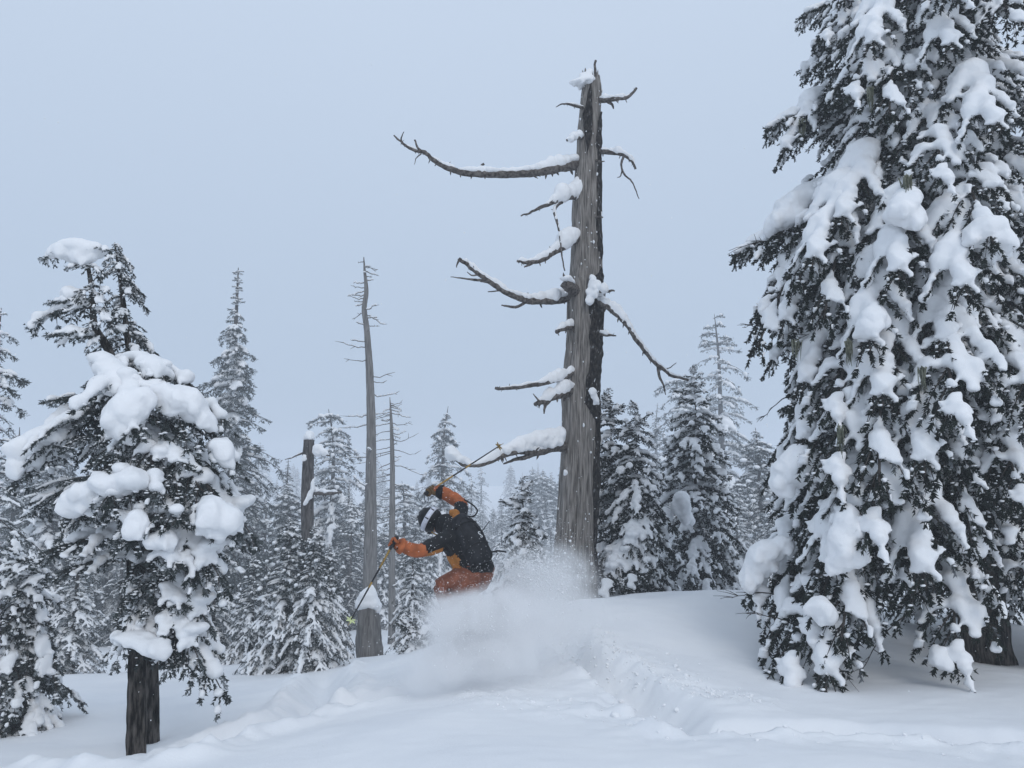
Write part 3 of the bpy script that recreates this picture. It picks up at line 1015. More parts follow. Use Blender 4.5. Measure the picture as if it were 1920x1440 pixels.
heap(t, base, [(120, 472, 7.2, .13, .16, .07), (145, 465, 7.2, .16, .18, .09), (170, 466, 7.2, .12, .15, .07), (148, 480, 7.15, .09, .1, .09)])
heap(t, base, [(128, 550, 7.2, .08, .09, .075), (138, 553, 7.2, .09, .09, .06)])
heap(t, base, [(205, 690, 6.95, .14, .16, .10), (225, 710, 6.9, .12, .14, .13), (228, 735, 6.85, .09, .10, .10), (190, 672, 7.05, .12, .14, .06)], seed=2)
heap(t, base, [(285, 685, 7.1, .13, .15, .09), (300, 695, 7.05, .1, .12, .11), (255, 668, 7.2, .14, .14, .05)], seed=3)
heap(t, base, [(240, 770, 6.6, .17, .18, .15), (215, 790, 6.6, .11, .13, .16), (262, 750, 6.65, .14, .16, .11), (232, 810, 6.58, .09, .1, .1)], seed=4)
heap(t, base, [(335, 745, 6.85, .17, .17, .11), (365, 765, 6.9, .13, .14, .14), (392, 790, 6.95, .07, .1, .11), (310, 735, 6.85, .13, .15, .08)], seed=5)
heap(t, base, [(45, 840, 6.95, .12, .15, .13), (30, 870, 6.95, .07, .1, .15), (80, 820, 7.0, .16, .17, .10), (110, 810, 7.05, .13, .15, .09)], seed=6)
heap(t, base, [(205, 905, 6.55, .17, .18, .09), (250, 900, 6.5, .14, .16, .10), (165, 925, 6.6, .12, .14, .12), (135, 945, 6.65, .10, .12, .14)], seed=7)
heap(t, base, [(255, 975, 6.45, .085, .1, .10), (252, 995, 6.45, .10, .11, .08)], seed=8)
heap(t, base, [(395, 955, 6.65, .13, .14, .12), (430, 975, 6.7, .12, .13, .13), (380, 985, 6.65, .06, .07, .09), (412, 1000, 6.68, .05, .06, .08)], seed=9)
heap(t, base, [(425, 850, 7.0, .07, .1, .13), (405, 835, 7.0, .09, .1, .07)], seed=10)
heap(t, base, [(310, 1008, 6.6, .09, .12, .09), (295, 1018, 6.6, .10, .11, .07)], seed=11)
heap(t, base, [(235, 1195, 6.75, .12, .13, .06), (295, 1215, 6.7, .11, .12, .09), (265, 1195, 6.75, .1, .12, .06)], seed=12)

# ---- slender fir just behind it
base = Vector((FIR_L2.x, FIR_L2.y, gz(FIR_L2.x, FIR_L2.y)))
t = empty('slender_fir_tree', base, 'slender double-stemmed fir close behind the pad-laden fir, thin bent tip', 'tree')
line = [at(286, 1400, 7.9), at(280, 1200, 7.9), at(270, 950, 7.95), at(255, 760, 8.0), at(240, 640, 8.0), at(226, 530, 8.0), at(215, 455, 8.0)]
me, P, rr = trunk_mesh('trunk', [tuple(p - base) for p in line], [.066, .062, .054, .04, .03, .02, .006], M['bark'], sides=40, seed=18, step=.02, ridge=2.6)
link('trunk', me, t)
r = np.random.default_rng(19)
for k in range(58):
    f = .42 + .575 * (k / 57)
    idx = int(f * (len(P) - 1)); p = P[idx]
    ln = np.interp(f, [.42, .6, .75, .9, 1], [.5, .38, .26, .20, .15]) * r.uniform(.7, 1.1)
    b = pick(LIB, ln, .7, r)
    put_bough(t, b, tuple(p), r.uniform(0, 6.28), ln / b['L'], r.uniform(-.2, .1), 0, True)

# ---- young fir in the left corner
base_xy = at(20, 1350, 8.6)
bz = gz(base_xy.x, base_xy.y)
conifer('young_fir_tree', Vector((base_xy.x, base_xy.y, bz)), at(35, 1040, 8.6), .58, .12, .05,
        'head-high young fir skirted in snow, left of the pad-laden fir', seed=31, profile=.7, whorl=.16, per=6, droop=(.5, .75), rime=True, lib=LIB)

# ---- dark young firs beside the dead trunk
def young(name, px, py, Y, rb, label, seed, pxb=None, **kw):
    tp = at(px, py, Y)
    bx = at(pxb or px, py, Y).x
    return conifer(name, Vector((bx, Y, gz(bx, Y))), tp, rb, .15, .06, label, seed=seed, **kw)


young('young_fir_tree', 1140, 748, 13.2, .80, 'dark young fir half hidden behind the big dead trunk, drooping crooked tip', 41, 1150, profile=.75, whorl=.2, per=6)
young('young_fir_tree', 1196, 772, 12.6, .70, 'dark young fir with white pads hanging to the snow crest, right of dead trunk', 42, 1190, profile=.75, whorl=.2, per=6, droop=(.4, .75))
young('young_fir_tree', 1300, 705, 14.5, 1.15, 'pointed young fir holding two large snow lumps on its front', 43, 1300, profile=.85, whorl=.22, per=6)
young('young_fir_tree', 978, 912, 13.0, .55, 'small pointed fir between the skier and the big dead trunk', 44, 985, profile=.9, whorl=.2, per=5)
hf = bpy.data.objects['young_fir_tree.003'] if 'young_fir_tree.003' in bpy.data.objects else None
for o in list(bpy.data.objects):
    if o.get('label', '').startswith('pointed young fir holding'):
        heap(o, o.location, [(1278, 945, 13.2, .16, .2, .24), (1285, 968, 13.2, .12, .15, .15)], seed=14)
        heap(o, o.location, [(1240, 965, 13.3, .17, .2, .15), (1228, 985, 13.3, .12, .15, .17)], seed=15)
    if o.get('label', '').startswith('dark young fir with white'):
        rr2 = np.random.default_rng(3)
        for (a, b_, Y) in [(1165, 1060, 11.9), (1140, 1100, 11.8), (1185, 1035, 11.8), (1210, 1075, 11.9), (1120, 1120, 11.7), (1230, 1100, 12.2), (1175, 1105, 11.7), (1195, 960, 12.0), (1150, 980, 12.2)]:
            bough_to(o, o.location, (lambda z: 0., lambda z: 0.), at(a, b_, Y), .75, rr2, HEAVY)
# sapling tips poking through the crest
sx, sy = hit(770, 1232)
conifer('sapling', Vector((sx, sy + .5, gz(sx, sy + .5) - .05)), at(770, 1172, sy + .5), .16, .05, .012, 'tiny dark sapling poking out of the snow crest left of the powder', seed=51, profile=.7, whorl=.09, per=5, cat='sapling', minlen=.1)

# ------------------------------------------------------------------ farther conifers
far_tree('spire_fir_tree', 0, 447, 500, 17.0, 'tall narrow spire fir rising right behind the pad-laden fir', az=.4, wide=1.0)
far_tree('hemlock_tree', 6, 2, 572, 15.0, 'rimed hemlock cut by the left edge, behind the young corner fir', az=2.0)
far_tree('hemlock_tree', 3, 110, 770, 17.5, 'broad shaded conifer behind the bent-topped fir, dark at its foot', az=1.0, wide=1.1)
far_tree('hemlock_tree', 3, 215, 860, 19.0, 'dense dark conifer seen under the boughs of the pad-laden fir', az=4.0, wide=1.2)
far_tree('hemlock_tree', 5, 628, 765, 24.0, 'crooked-topped frosted conifer between broken stub trunk and tall bare snag', az=3.0)
far_tree('hemlock_tree', 1, 832, 760, 27.0, 'frosted conifer with nodding top behind the raised ski pole', az=.3)
far_tree('hemlock_tree', 2, 1345, 588, 34.0, 'tall open-crowned frosted tree fading in mist behind the pointed young fir', az=3.3, wide=.9)
far_tree('hemlock_tree', 5, 1275, 700, 32.0, 'round-topped frosted tree leaning against the tall misty tree', az=2.2, wide=1.0)
far_tree('hemlock_tree', 3, 540, 905, 20.0, 'low bushy frosted conifer beneath the broken stub trunk', az=5.0, wide=1.2)
far_tree('hemlock_tree', 6, 660, 930, 21.5, 'frosted conifer just behind the tall bare snag', az=1.4, wide=1.2)
far_tree('hemlock_tree', 3, 780, 960, 22.0, 'low frosted conifer behind the skier and lowered pole', az=.9, wide=1.2)
far_tree('hemlock_tree', 4, 340, 690, 24.0, 'slim misty conifer between pad-laden fir and spire fir', az=.2)
far_tree('hemlock_tree', 3, 1420, 800, 20.0, 'frosted conifer half covered by the big dark fir', az=2.4, wide=1.2)
r = np.random.default_rng(76)
for (px, py, Y, kk, lb) in [
        (40, 800, 19, 1, 'frosted conifer behind the head-high corner fir, beside the left-edge hemlock'),
        (160, 930, 21, 5, 'short frosted conifer seen under the long snowy arm of the pad-laden fir'),
        (300, 900, 20, 3, 'frosted conifer directly behind the crown of the pad-laden fir'),
        (395, 860, 21, 4, 'slim frosted conifer squeezed between pad-laden fir and spire fir'),
        (500, 930, 22, 6, 'low frosted conifer against the skirt of the spire fir'),
        (590, 975, 13.2, 3, 'bushy snow-skirted conifer on the crest covering the foot of the broken trunk'),
        (545, 960, 13.5, 3, 'bushy conifer on the crest between spire fir and broken trunk'),
        (618, 1015, 15.6, 3, 'small snow-laden conifer on the crest left of the snow-hooded stump'),
        (775, 1010, 15.8, 5, 'small snow-laden conifer on the crest between stump and powder cloud'),
        (150, 1015, 15.7, 5, 'low snow-laden conifer on the crest left of the paired trunks'),
        (335, 1040, 15.9, 3, 'low snow-laden conifer on the crest seen through the drooping right boughs'),
        (405, 1050, 15.8, 5, 'small bent conifer on the crest below the spire fir'),
        (478, 1030, 15.7, 3, 'small bushy conifer on the crest at the right foot of the spire fir'),
        (90, 880, 18, 3, 'frosted conifer behind the lower trunk of the left-edge hemlock'),
        (235, 960, 17.5, 6, 'dark ragged conifer seen between the two trunks and the corner fir'),
        (350, 930, 18, 3, 'dense conifer behind the right boughs of the pad-laden fir'),
        (430, 985, 17, 6, 'ragged low conifer at the foot of the spire fir'),
        (480, 900, 24, 0, 'narrow dark spire just right of the tall spire fir'),
        (655, 900, 22, 0, 'narrow dark spire close left of the tall bare snag'),
        (610, 900, 26, 6, 'frosted conifer behind the side limb of the broken trunk'),
        (720, 985, 21, 3, 'low frosted conifer right of the snow-hooded stump'),
        (690, 880, 28, 4, 'slim frosted conifer hidden mostly behind the tall snag'),
        (760, 900, 25, 5, 'frosted conifer between the thin dead conifer and the skier'),
        (870, 905, 27, 4, 'slim frosted conifer behind the raised arm of the skier'),
        (905, 960, 24, 5, 'bushy frosted conifer behind the backpack of the skier'),
        (940, 935, 30, 1, 'frosted conifer below the snow-topped lowest dead limb'),
        (1010, 940, 26, 6, 'bushy frosted conifer just left of the huge dead trunk'),
        (1040, 900, 33, 4, 'slim frosted conifer touching the left side of the huge dead trunk'),
        (1240, 880, 22, 3, 'frosted conifer filling the gap between the two dark young firs'),
        (1380, 900, 19, 5, 'bushy frosted conifer right of the pointed young fir'),
        (1440, 940, 18, 3, 'frosted conifer half behind the left boughs of the big dark fir'),
        (540, 860, 30, 4, 'slim frosted conifer behind the gap left of the broken trunk'),
        (250, 800, 27, 4, 'slim frosted conifer behind the double-stemmed fir'),
        (450, 800, 28, 1, 'frosted conifer straight behind the spire fir')]:
    far_tree('frosted_conifer', kk, px, py, Y, lb, 'frosted conifers beyond the crest', az=r.uniform(0, 6.28), wide=r.uniform(1.05, 1.35))
r = np.random.default_rng(77)
for k in range(24):      # second rank
    px = np.linspace(-60, 1560, 24)[k] + r.uniform(-25, 25)
    Y = r.uniform(30, 48)
    if px < 560:
        py = r.uniform(820, 900)
    elif px < 900:
        py = r.uniform(835, 905)
    else:
        py = r.uniform(845, 930)
    far_tree('misty_conifer', int(r.choice([1, 2, 3, 4, 5, 6])), px, py, Y, 'snow-covered conifer greyed by mist in the hollow behind the near trees', 'misty conifers in the hollow', az=r.uniform(0, 6.28), wide=r.uniform(.9, 1.2))
for k in range(20):      # misty stand filling the hollow beyond the skier
    far_tree('misty_conifer', int(r.choice([1, 3, 5, 6])), r.uniform(820, 1060), r.uniform(868, 985), r.uniform(17, 30), 'snow-covered conifer greyed by mist in the hollow behind the near trees', 'misty conifers in the hollow', az=r.uniform(0, 6.28), wide=r.uniform(1.0, 1.4))
for k in range(90):      # far slope
    px = r.uniform(-80, 1650)
    Y = r.uniform(60, 190)
    py = r.uniform(852, 900) + (190 - Y) * .10 + 15 * math.sin(px * .01)
    if k == 0:
        px, py, Y = 1228, 755, 58
    far_tree('distant_conifer', int(r.choice([0, 1, 3, 4, 5, 6])), px, py, Y, 'faint conifer almost lost in mist on the far slope', 'distant conifers on the far slope', az=r.uniform(0, 6.28), wide=r.uniform(.8, 1.1))


# ------------------------------------------------------------------ dead trees
def wood_disp(seed, amp=.18):
    def disp(P, th, rad):
        A, I = np.meshgrid(th, np.arange(len(P)) * .35)
        q = np.stack([np.cos(A) * 1.5 + P[:, 0:1] * 8, np.sin(A) * 1.5 + P[:, 2:3] * 8, I], -1).reshape(-1, 3)
        return (vnoise(q, seed) * amp + vnoise(q * 2.5, seed + 3) * amp * .5).reshape(A.shape) * rad[:, None]
    return disp


def dead_branch(tree, base, pts, r0, r1, seed, snow=None, subs=(), sides=8, mat='wood_branch', n=None, smul=1.0, name='branch'):
    """pts: (px,py,Y). snow: list of (t0,t1,height) strips lying on top"""
    rr_ = np.random.default_rng(seed)
    W = [np.array(at(*p)) - np.array(base) for p in pts]
    ln = sum(np.linalg.norm(W[k + 1] - W[k]) for k in range(len(W) - 1))
    n = n or max(10, int(ln / .03))
    A = catmull(W, n)
    A = A + np.c_[fbm(np.c_[np.arange(n) * .23, np.zeros(n), np.zeros(n)], seed, 2), fbm(np.c_[np.arange(n) * .23, np.zeros(n), np.ones(n) * 5], seed + 1, 2), fbm(np.c_[np.arange(n) * .23, np.ones(n) * 9, np.zeros(n)], seed + 2, 2)] * min(.012, r0 * .5) * np.linspace(0, 1, n)[:, None]
    rad = r0 + (r1 - r0) * np.linspace(0, 1, n) ** .8
    rad = rad * (1 + .35 * np.exp(-(np.linspace(0, 1, n) / .05) ** 2))
    parts = [tube_parts(A, rad, sides, wood_disp(seed), 0)]
    for (sp, q0, q1) in subs:
        W2 = [np.array(at(*p)) - np.array(base) for p in sp]
        m = max(8, int(sum(np.linalg.norm(W2[k + 1] - W2[k]) for k in range(len(W2) - 1)) / .03))
        B = catmull(W2, m) + rr_.normal(size=(m, 3)) * .002
        parts.append(tube_parts(B, np.linspace(q0, q1, m), 6, wood_disp(seed + 9), 0))
    # hanging bark shreds and broken spurs
    for k in range(int(ln * 9)):
        i_ = rr_.integers(1, n - 1)
        d = np.array([rr_.normal() * .5, rr_.normal() * .5, -1 if rr_.random() < .7 else .6]); d /= np.linalg.norm(d)
        l = rr_.uniform(.6, 1.6) * rad[i_] + .012
        parts.append(tube_parts(np.array([A[i_], A[i_] + d * (rad[i_] + l * .5), A[i_] + d * (rad[i_] + l)]), np.array([rad[i_] * .3, rad[i_] * .22, .001]), 4, None, 0))
    o = link(name, mk(name, parts, [M[mat]]), tree)
    if snow:
        C, S = [], []
        for (t0, t1, h) in snow:
            kk = max(3, int((t1 - t0) * ln / .022))
            for tt in np.linspace(t0, t1, kk):
                k = min(int(tt * (n - 1)), n - 1)
                edge = min(1, min(tt - t0, t1 - tt) / max(.05, (t1 - t0) * .22) + .35)
                u_ = (tt - t0) / max(1e-6, t1 - t0)
                hh = 1.22 * h * edge * (1.05 - .5 * u_) * rr_.uniform(.75, 1.2) * (1 + .35 * math.sin(tt * 19 + seed))
                w = max(rad[k] * 1.0, hh * .62) * rr_.uniform(.85, 1.1)
                C.append(A[k] + np.array([0, rr_.normal() * rad[k] * .2, rad[k] * .75 + hh * .25])); S.append((w, w, hh * .8 + rad[k] * .2))
        V, F = spheres(np.array(C), np.array(S), 1)
        V, F = remesh(V, F, .013 * smul, 5)
        V = V + np.c_[fbm(V * 9, seed, 3), fbm(V * 9, seed + 4, 3), fbm(V * 9, seed + 8, 3)] * .009 * smul
        link('snow_cap', mk('snow_cap', [(V, F, 0)], [M['snow']]), o)
    return o


YD = 12.0
SNX = at(1076, 1095, YD).x
base = Vector((SNX, YD, gz(SNX, YD)))
t = empty('dead_tree', base, 'huge grey dead trunk with broken top and crooked snow-topped limbs', 'dead tree')
prof = [(1160, 1070, 46), (1095, 1075, 41), (1050, 1075.5, 37.5), (1000, 1078, 36), (900, 1084, 35.5), (820, 1086, 34.5), (730, 1087, 34), (640, 1095, 31.5), (560, 1097, 32.5), (480, 1099, 28), (400, 1099, 26.5), (300, 1103, 22.5), (240, 1105, 21), (170, 1109.5, 19), (150, 1109, 17)]
tl_pts = np.array([tuple(at(px, py, YD) - base) for (py, px, hw) in prof])
tl_rad = np.array([hw * mpp(YD) * 1.03 for (_, _, hw) in prof])
n = 330
TL = catmull(tl_pts, n)
TRr = np.interp(np.linspace(0, 1, n), np.linspace(0, 1, len(tl_rad)), tl_rad)


def snag_disp(P, th, rad):
    A, Z = np.meshgrid(th, P[:, 2])
    A2 = A + .12 * Z      # spiral grain
    g1 = vnoise(np.stack([np.cos(A2) * 2.2, np.sin(A2) * 2.2, Z * .45], -1).reshape(-1, 3), 5)
    g2 = vnoise(np.stack([np.cos(A2) * 6, np.sin(A2) * 6, Z * .7], -1).reshape(-1, 3), 6)
    g3 = vnoise(np.stack([np.cos(A2) * 16, np.sin(A2) * 16, Z * 2.2], -1).reshape(-1, 3), 7)
    g4 = -np.maximum(0, vnoise(np.stack([np.cos(A2) * 11, np.sin(A2) * 11, Z * .5], -1).reshape(-1, 3), 8) - .35) * 1.4
    return (g1 * .10 + g2 * .06 + g3 * .045 + g4 * .22).reshape(A.shape) * rad[:, None]


sides = 84
V, F = tube(TL, TRr, sides, snag_disp, cap=False)
V = V.reshape(n, sides, 3)
jag = np.abs(fbm(np.c_[np.cos(np.linspace(0, 6.28, sides)) * 3, np.sin(np.linspace(0, 6.28, sides)) * 3, np.zeros(sides)], 15, 3))
for k in range(8):
    V[n - 1 - k, :, 2] += (jag * .22 - .05) * (1 - k / 8)
# closed, hollow-looking broken top
topc = TL[-1] + np.array([0, 0, -.12])
Vt = np.vstack([V.reshape(-1, 3), topc[None]])
js = np.arange(sides); jn = (js + 1) % sides
Ft = np.vstack([F[:, [0, 1, 2]], F[:, [0, 2, 3]], np.stack([np.full(sides, n * sides), (n - 1) * sides + js, (n - 1) * sides + jn], -1)])
link('trunk', mk('trunk', [(Vt, Ft, 0)], [M['wood']]), t)
# strips of dark bark still clinging to the right-hand side


def bark_strip(z0, z1, a0, a1, seed, thick=.022):
    T_, N_, B_ = frames(TL)
    zi = [k for k in range(n) if z0 <= TL[k][2] <= z1]
    m = 46
    V, F = [], []
    for k in zi:
        zz = TL[k][2]
        e0 = a0 + .16 * float(fbm(np.array([[zz * 2.2, 1, seed]]), seed, 3)[0]); e1 = a1 + .12 * float(fbm(np.array([[zz * 2.6, 7, seed]]), seed, 3)[0])
        e = sstep(0, .35, zz - z0) * sstep(0, .25, z1 - zz)
        am = (e0 + e1) / 2
        th = np.linspace(am + (e0 - am) * e, am + (e1 - am) * e, m)
        q = np.c_[np.cos(th) * 5, np.sin(th) * 5, np.full(m, zz * 6)]
        edge = np.clip(np.minimum(np.arange(m), m - 1 - np.arange(m)) / 2.0, 0, 1)
        rad = TRr[k] * 1.03 + edge * (thick * (1 + .9 * fbm(q, seed, 4))) - (1 - edge) * .05
        d = np.c_[np.cos(th), np.sin(th), np.zeros(m)]
        V.append(TL[k] + d * rad[:, None])
    kN = len(zi)
    i_ = np.arange(kN - 1)[:, None] * m + np.arange(m - 1)[None]
    F = np.stack([i_, i_ + 1, i_ + m + 1, i_ + m], -1).reshape(-1, 4)
    link('bark_strip', mk('bark_strip', [(np.concatenate(V), F, 0)], [M['oldbark']]), t)


zs = lambda py: at(1100, py, YD).z - base.z
bark_strip(zs(800), zs(505), -1.35, .35, 3)
bark_strip(zs(1080), zs(760), -.65, .45, 4)
bark_strip(zs(500), zs(210), -.95, .4, 5, .016)
bark_strip(zs(300), zs(165), -2.1, -1.5, 6, .018)
# wind-packed snow flecks on the trunk
r = np.random.default_rng(4)
C, S = [], []
for k in range(190):
    zf = r.random()
    i_ = int(zf * (n - 12))
    a = r.choice([r.uniform(-2.9, -.2), r.uniform(-1.2, .2)])
    C.append(TL[i_] + np.array([math.cos(a), math.sin(a), 0]) * TRr[i_] * 1.04)
    q = r.uniform(.004, .012) * (1 + 1.3 * (r.random() < .1)); S.append((q * .9, q * .9, q * r.uniform(.8, 2.0)))
V, F = spheres(C, np.array(S), 1)
tag(link('snow_flecks', mk('snow_flecks', [(V + r.normal(size=V.shape) * .002, F, 0)], [M['snow']]), t), kind='stuff')

px12 = mpp(YD)
dead_branch(t, base, [(1090, 306, 12), (1040, 316, 11.8), (990, 325, 11.7), (930, 327, 11.5), (870, 324, 11.4), (838, 314, 11.35), (815, 302, 11.3), (798, 287, 11.3), (778, 282, 11.25), (757, 270, 11.2), (738, 253, 11.2)], .085, .012, 201,
            [(.03, .42, .085), (.46, .62, .04), (.8, .9, .035)], [([(798, 288, 11.3), (784, 278, 11.3), (778, 262, 11.3)], .022, .012), ([(764, 276, 11.2), (752, 262, 11.2), (757, 247, 11.2)], .018, .006), ([(790, 288, 11.3), (781, 296, 11.3), (777, 308, 11.3)], .012, .004), ([(905, 322, 11.5), (902, 311, 11.5), (908, 307, 11.5)], .014, .02)])
dead_branch(t, base, [(1090, 366, 12), (1062, 370, 11.7), (1035, 380, 11.5), (1005, 392, 11.4), (976, 406, 11.3)], .07, .010, 202, [(.02, .6, .13), (.02, .4, .18)])
dead_branch(t, base, [(1052, 378, 11.6), (1040, 392, 11.55), (1043, 412, 11.5), (1050, 440, 11.5), (1053, 475, 11.5), (1060, 508, 11.5)], .03, .010, 203, [(.05, .95, .035)])
dead_branch(t, base, [(1095, 440, 12), (1068, 455, 11.7), (1040, 472, 11.5), (1012, 488, 11.4), (985, 492, 11.3), (969, 489, 11.3)], .085, .018, 204, [(.02, .5, .135), (.45, .95, .05)], [([(1000, 491, 11.35), (990, 497, 11.3), (983, 501, 11.3)], .03, .01)])
dead_branch(t, base, [(1085, 560, 12), (1060, 560, 11.9), (1020, 565, 11.75), (985, 562, 11.6), (950, 548, 11.5), (920, 530, 11.45), (900, 514, 11.4), (880, 500, 11.4), (860, 484, 11.35)], .075, .03, 205, [(.10, .5, .08), (.5, .97, .05)],
            [([(915, 528, 11.45), (885, 524, 11.4), (845, 519, 11.4)], .03, .006), ([(990, 563, 11.6), (970, 575, 11.6), (950, 574, 11.6), (940, 572, 11.6)], .03, .01), ([(955, 551, 11.5), (945, 545, 11.5), (915, 547, 11.5)], .02, .008), ([(898, 515, 11.4), (885, 516, 11.4), (876, 510, 11.4)], .016, .006), ([(862, 487, 11.35), (857, 495, 11.35), (856, 502, 11.35)], .02, .006)])
dead_branch(t, base, [(1085, 550, 11.9), (1068, 538, 11.6), (1060, 528, 11.55)], .10, .085, 206, [(.5, 1, .04)], name='branch_stub')
dead_branch(t, base, [(1085, 612, 12), (1062, 614, 11.7), (1042, 622, 11.6)], .06, .035, 207, [(.2, 1, .06)], name='branch_stub')
dead_branch(t, base, [(1090, 690, 12), (1060, 706, 11.6), (1020, 718, 11.4), (970, 726, 11.3), (928, 729, 11.2)], .055, .022, 208, [(.1, .6, .09), (.6, .97, .025)])
dead_branch(t, base, [(1085, 725, 12), (1055, 738, 11.6), (1025, 750, 11.5), (1003, 758, 11.4)], .10, .03, 209, [(.15, .85, .10)], [([(1030, 750, 11.5), (1022, 762, 11.5), (1020, 776, 11.5)], .04, .01), ([(1012, 753, 11.4), (1004, 744, 11.4), (1000, 738, 11.4)], .015, .006)])
dead_branch(t, base, [(1080, 838, 12), (1045, 838, 11.7), (1010, 846, 11.4), (975, 845, 11.2), (945, 852, 11.0), (920, 864, 10.9), (893, 873, 10.8), (868, 870, 10.8), (842, 852, 10.8)], .085, .02, 210, [(.12, .5, .07), (.5, .9, .06)],
            [([(1005, 848, 11.4), (985, 857, 11.3), (965, 862, 11.2), (944, 870, 11.2)], .05, .012)])
heap(t, base, [(850, 852, 10.8, .11, .12, .07), (846, 843, 10.8, .07, .08, .06), (864, 860, 10.8, .10, .1, .05), (880, 868, 10.8, .07, .08, .03)], seed=21)
heap(t, base, [(x, np.interp(x, [945, 975, 1010, 1050], [843, 831, 823, 817]), np.interp(x, [945, 1050], [11.02, 11.62]), .09, .11, np.interp(x, [945, 975, 1010, 1050], [.06, .10, .14, .16])) for x in range(945, 1053, 7)], seed=22)
dead_branch(t, base, [(1112, 186, 12), (1135, 188, 11.8), (1160, 184, 11.7), (1178, 181, 11.7), (1193, 165, 11.7)], .06, .018, 211, [(.2, .8, .045)], [([(1140, 190, 11.8), (1148, 196, 11.8), (1150, 204, 11.8)], .035, .01)])
dead_branch(t, base, [(1105, 204, 12), (1080, 199, 11.8), (1060, 195, 11.75), (1041, 201, 11.7)], .035, .006, 212, [(.2, .7, .03)])
dead_branch(t, base, [(1110, 283, 12), (1145, 286, 11.8), (1168, 290, 11.7), (1184, 300, 11.7), (1191, 316, 11.7)], .05, .018, 213, [(.15, .95, .055)], [([(1170, 291, 11.7), (1165, 308, 11.7), (1170, 326, 11.7), (1184, 340, 11.7), (1192, 356, 11.7), (1198, 373, 11.7)], .022, .006), ([(1167, 318, 11.7), (1163, 330, 11.7), (1157, 333, 11.7)], .014, .005)])
dead_branch(t, base, [(1100, 258, 12), (1080, 258, 11.7), (1064, 262, 11.65)], .05, .02, 214, [(.2, 1, .06)], name='branch_stub')
dead_branch(t, base, [(1105, 540, 11.9), (1125, 545, 11.55), (1152, 546, 11.5)], .07, .012, 215, [(0, .8, .10)], name='branch_stub')
dead_branch(t, base, [(1105, 560, 12), (1132, 570, 11.7), (1156, 588, 11.6), (1178, 612, 11.5), (1196, 640, 11.5), (1216, 666, 11.5), (1240, 690, 11.5), (1264, 706, 11.5), (1292, 712, 11.5)], .065, .02, 216, [(.06, .42, .085), (.42, .97, .035)],
            [([(1233, 684, 11.5), (1236, 705, 11.5), (1244, 722, 11.5), (1248, 740, 11.5)], .028, .008), ([(1245, 692, 11.5), (1255, 690, 11.5), (1268, 680, 11.5)], .012, .005)])
dead_branch(t, base, [(1110, 624, 12), (1135, 627, 11.75), (1156, 628, 11.7)], .05, .010, 217, [(.2, .8, .04)], name='branch_stub')
dead_branch(t, base, [(1110, 300, 12), (1122, 302, 11.75), (1135, 302, 11.7)], .03, .008, 219, None, name='branch_stub')
dead_branch(t, base, [(1108, 408, 12), (1122, 407, 11.75), (1130, 408, 11.7)], .02, .010, 220, None, name='branch_stub')
dead_branch(t, base, [(1115, 170, 12), (1117, 150, 12), (1116, 130, 12), (1117, 114, 12)], .028, .02, 218, None, name='top_spike')
heap(t, base, [(1105, 150, 11.9, .12, .14, .07), (1088, 154, 11.85, .12, .12, .05), (1105, 140, 11.95, .08, .1, .09), (1075, 154, 11.85, .06, .08, .035)], seed=23)
heap(t, base, [(1112, 535, 11.62, .09, .07, .13), (1105, 560, 11.64, .06, .05, .12), (1125, 543, 11.6, .1, .07, .06), (1112, 520, 11.68, .06, .06, .05)], seed=24, vox=.014)
heap(t, base, [(1112, 735, 11.62, .06, .06, .09), (1118, 750, 11.64, .05, .05, .07)], seed=25, vox=.014)
heap(t, base, [(1060, 886, 11.62, .035, .04, .05)], seed=26, vox=.012)
heap(t, base, [(1078, 255, 11.7, .07, .08, .07), (1070, 262, 11.65, .06, .06, .05)], seed=27, vox=.014)

# tall thin bare snag with many short twigs
YS = 26.0


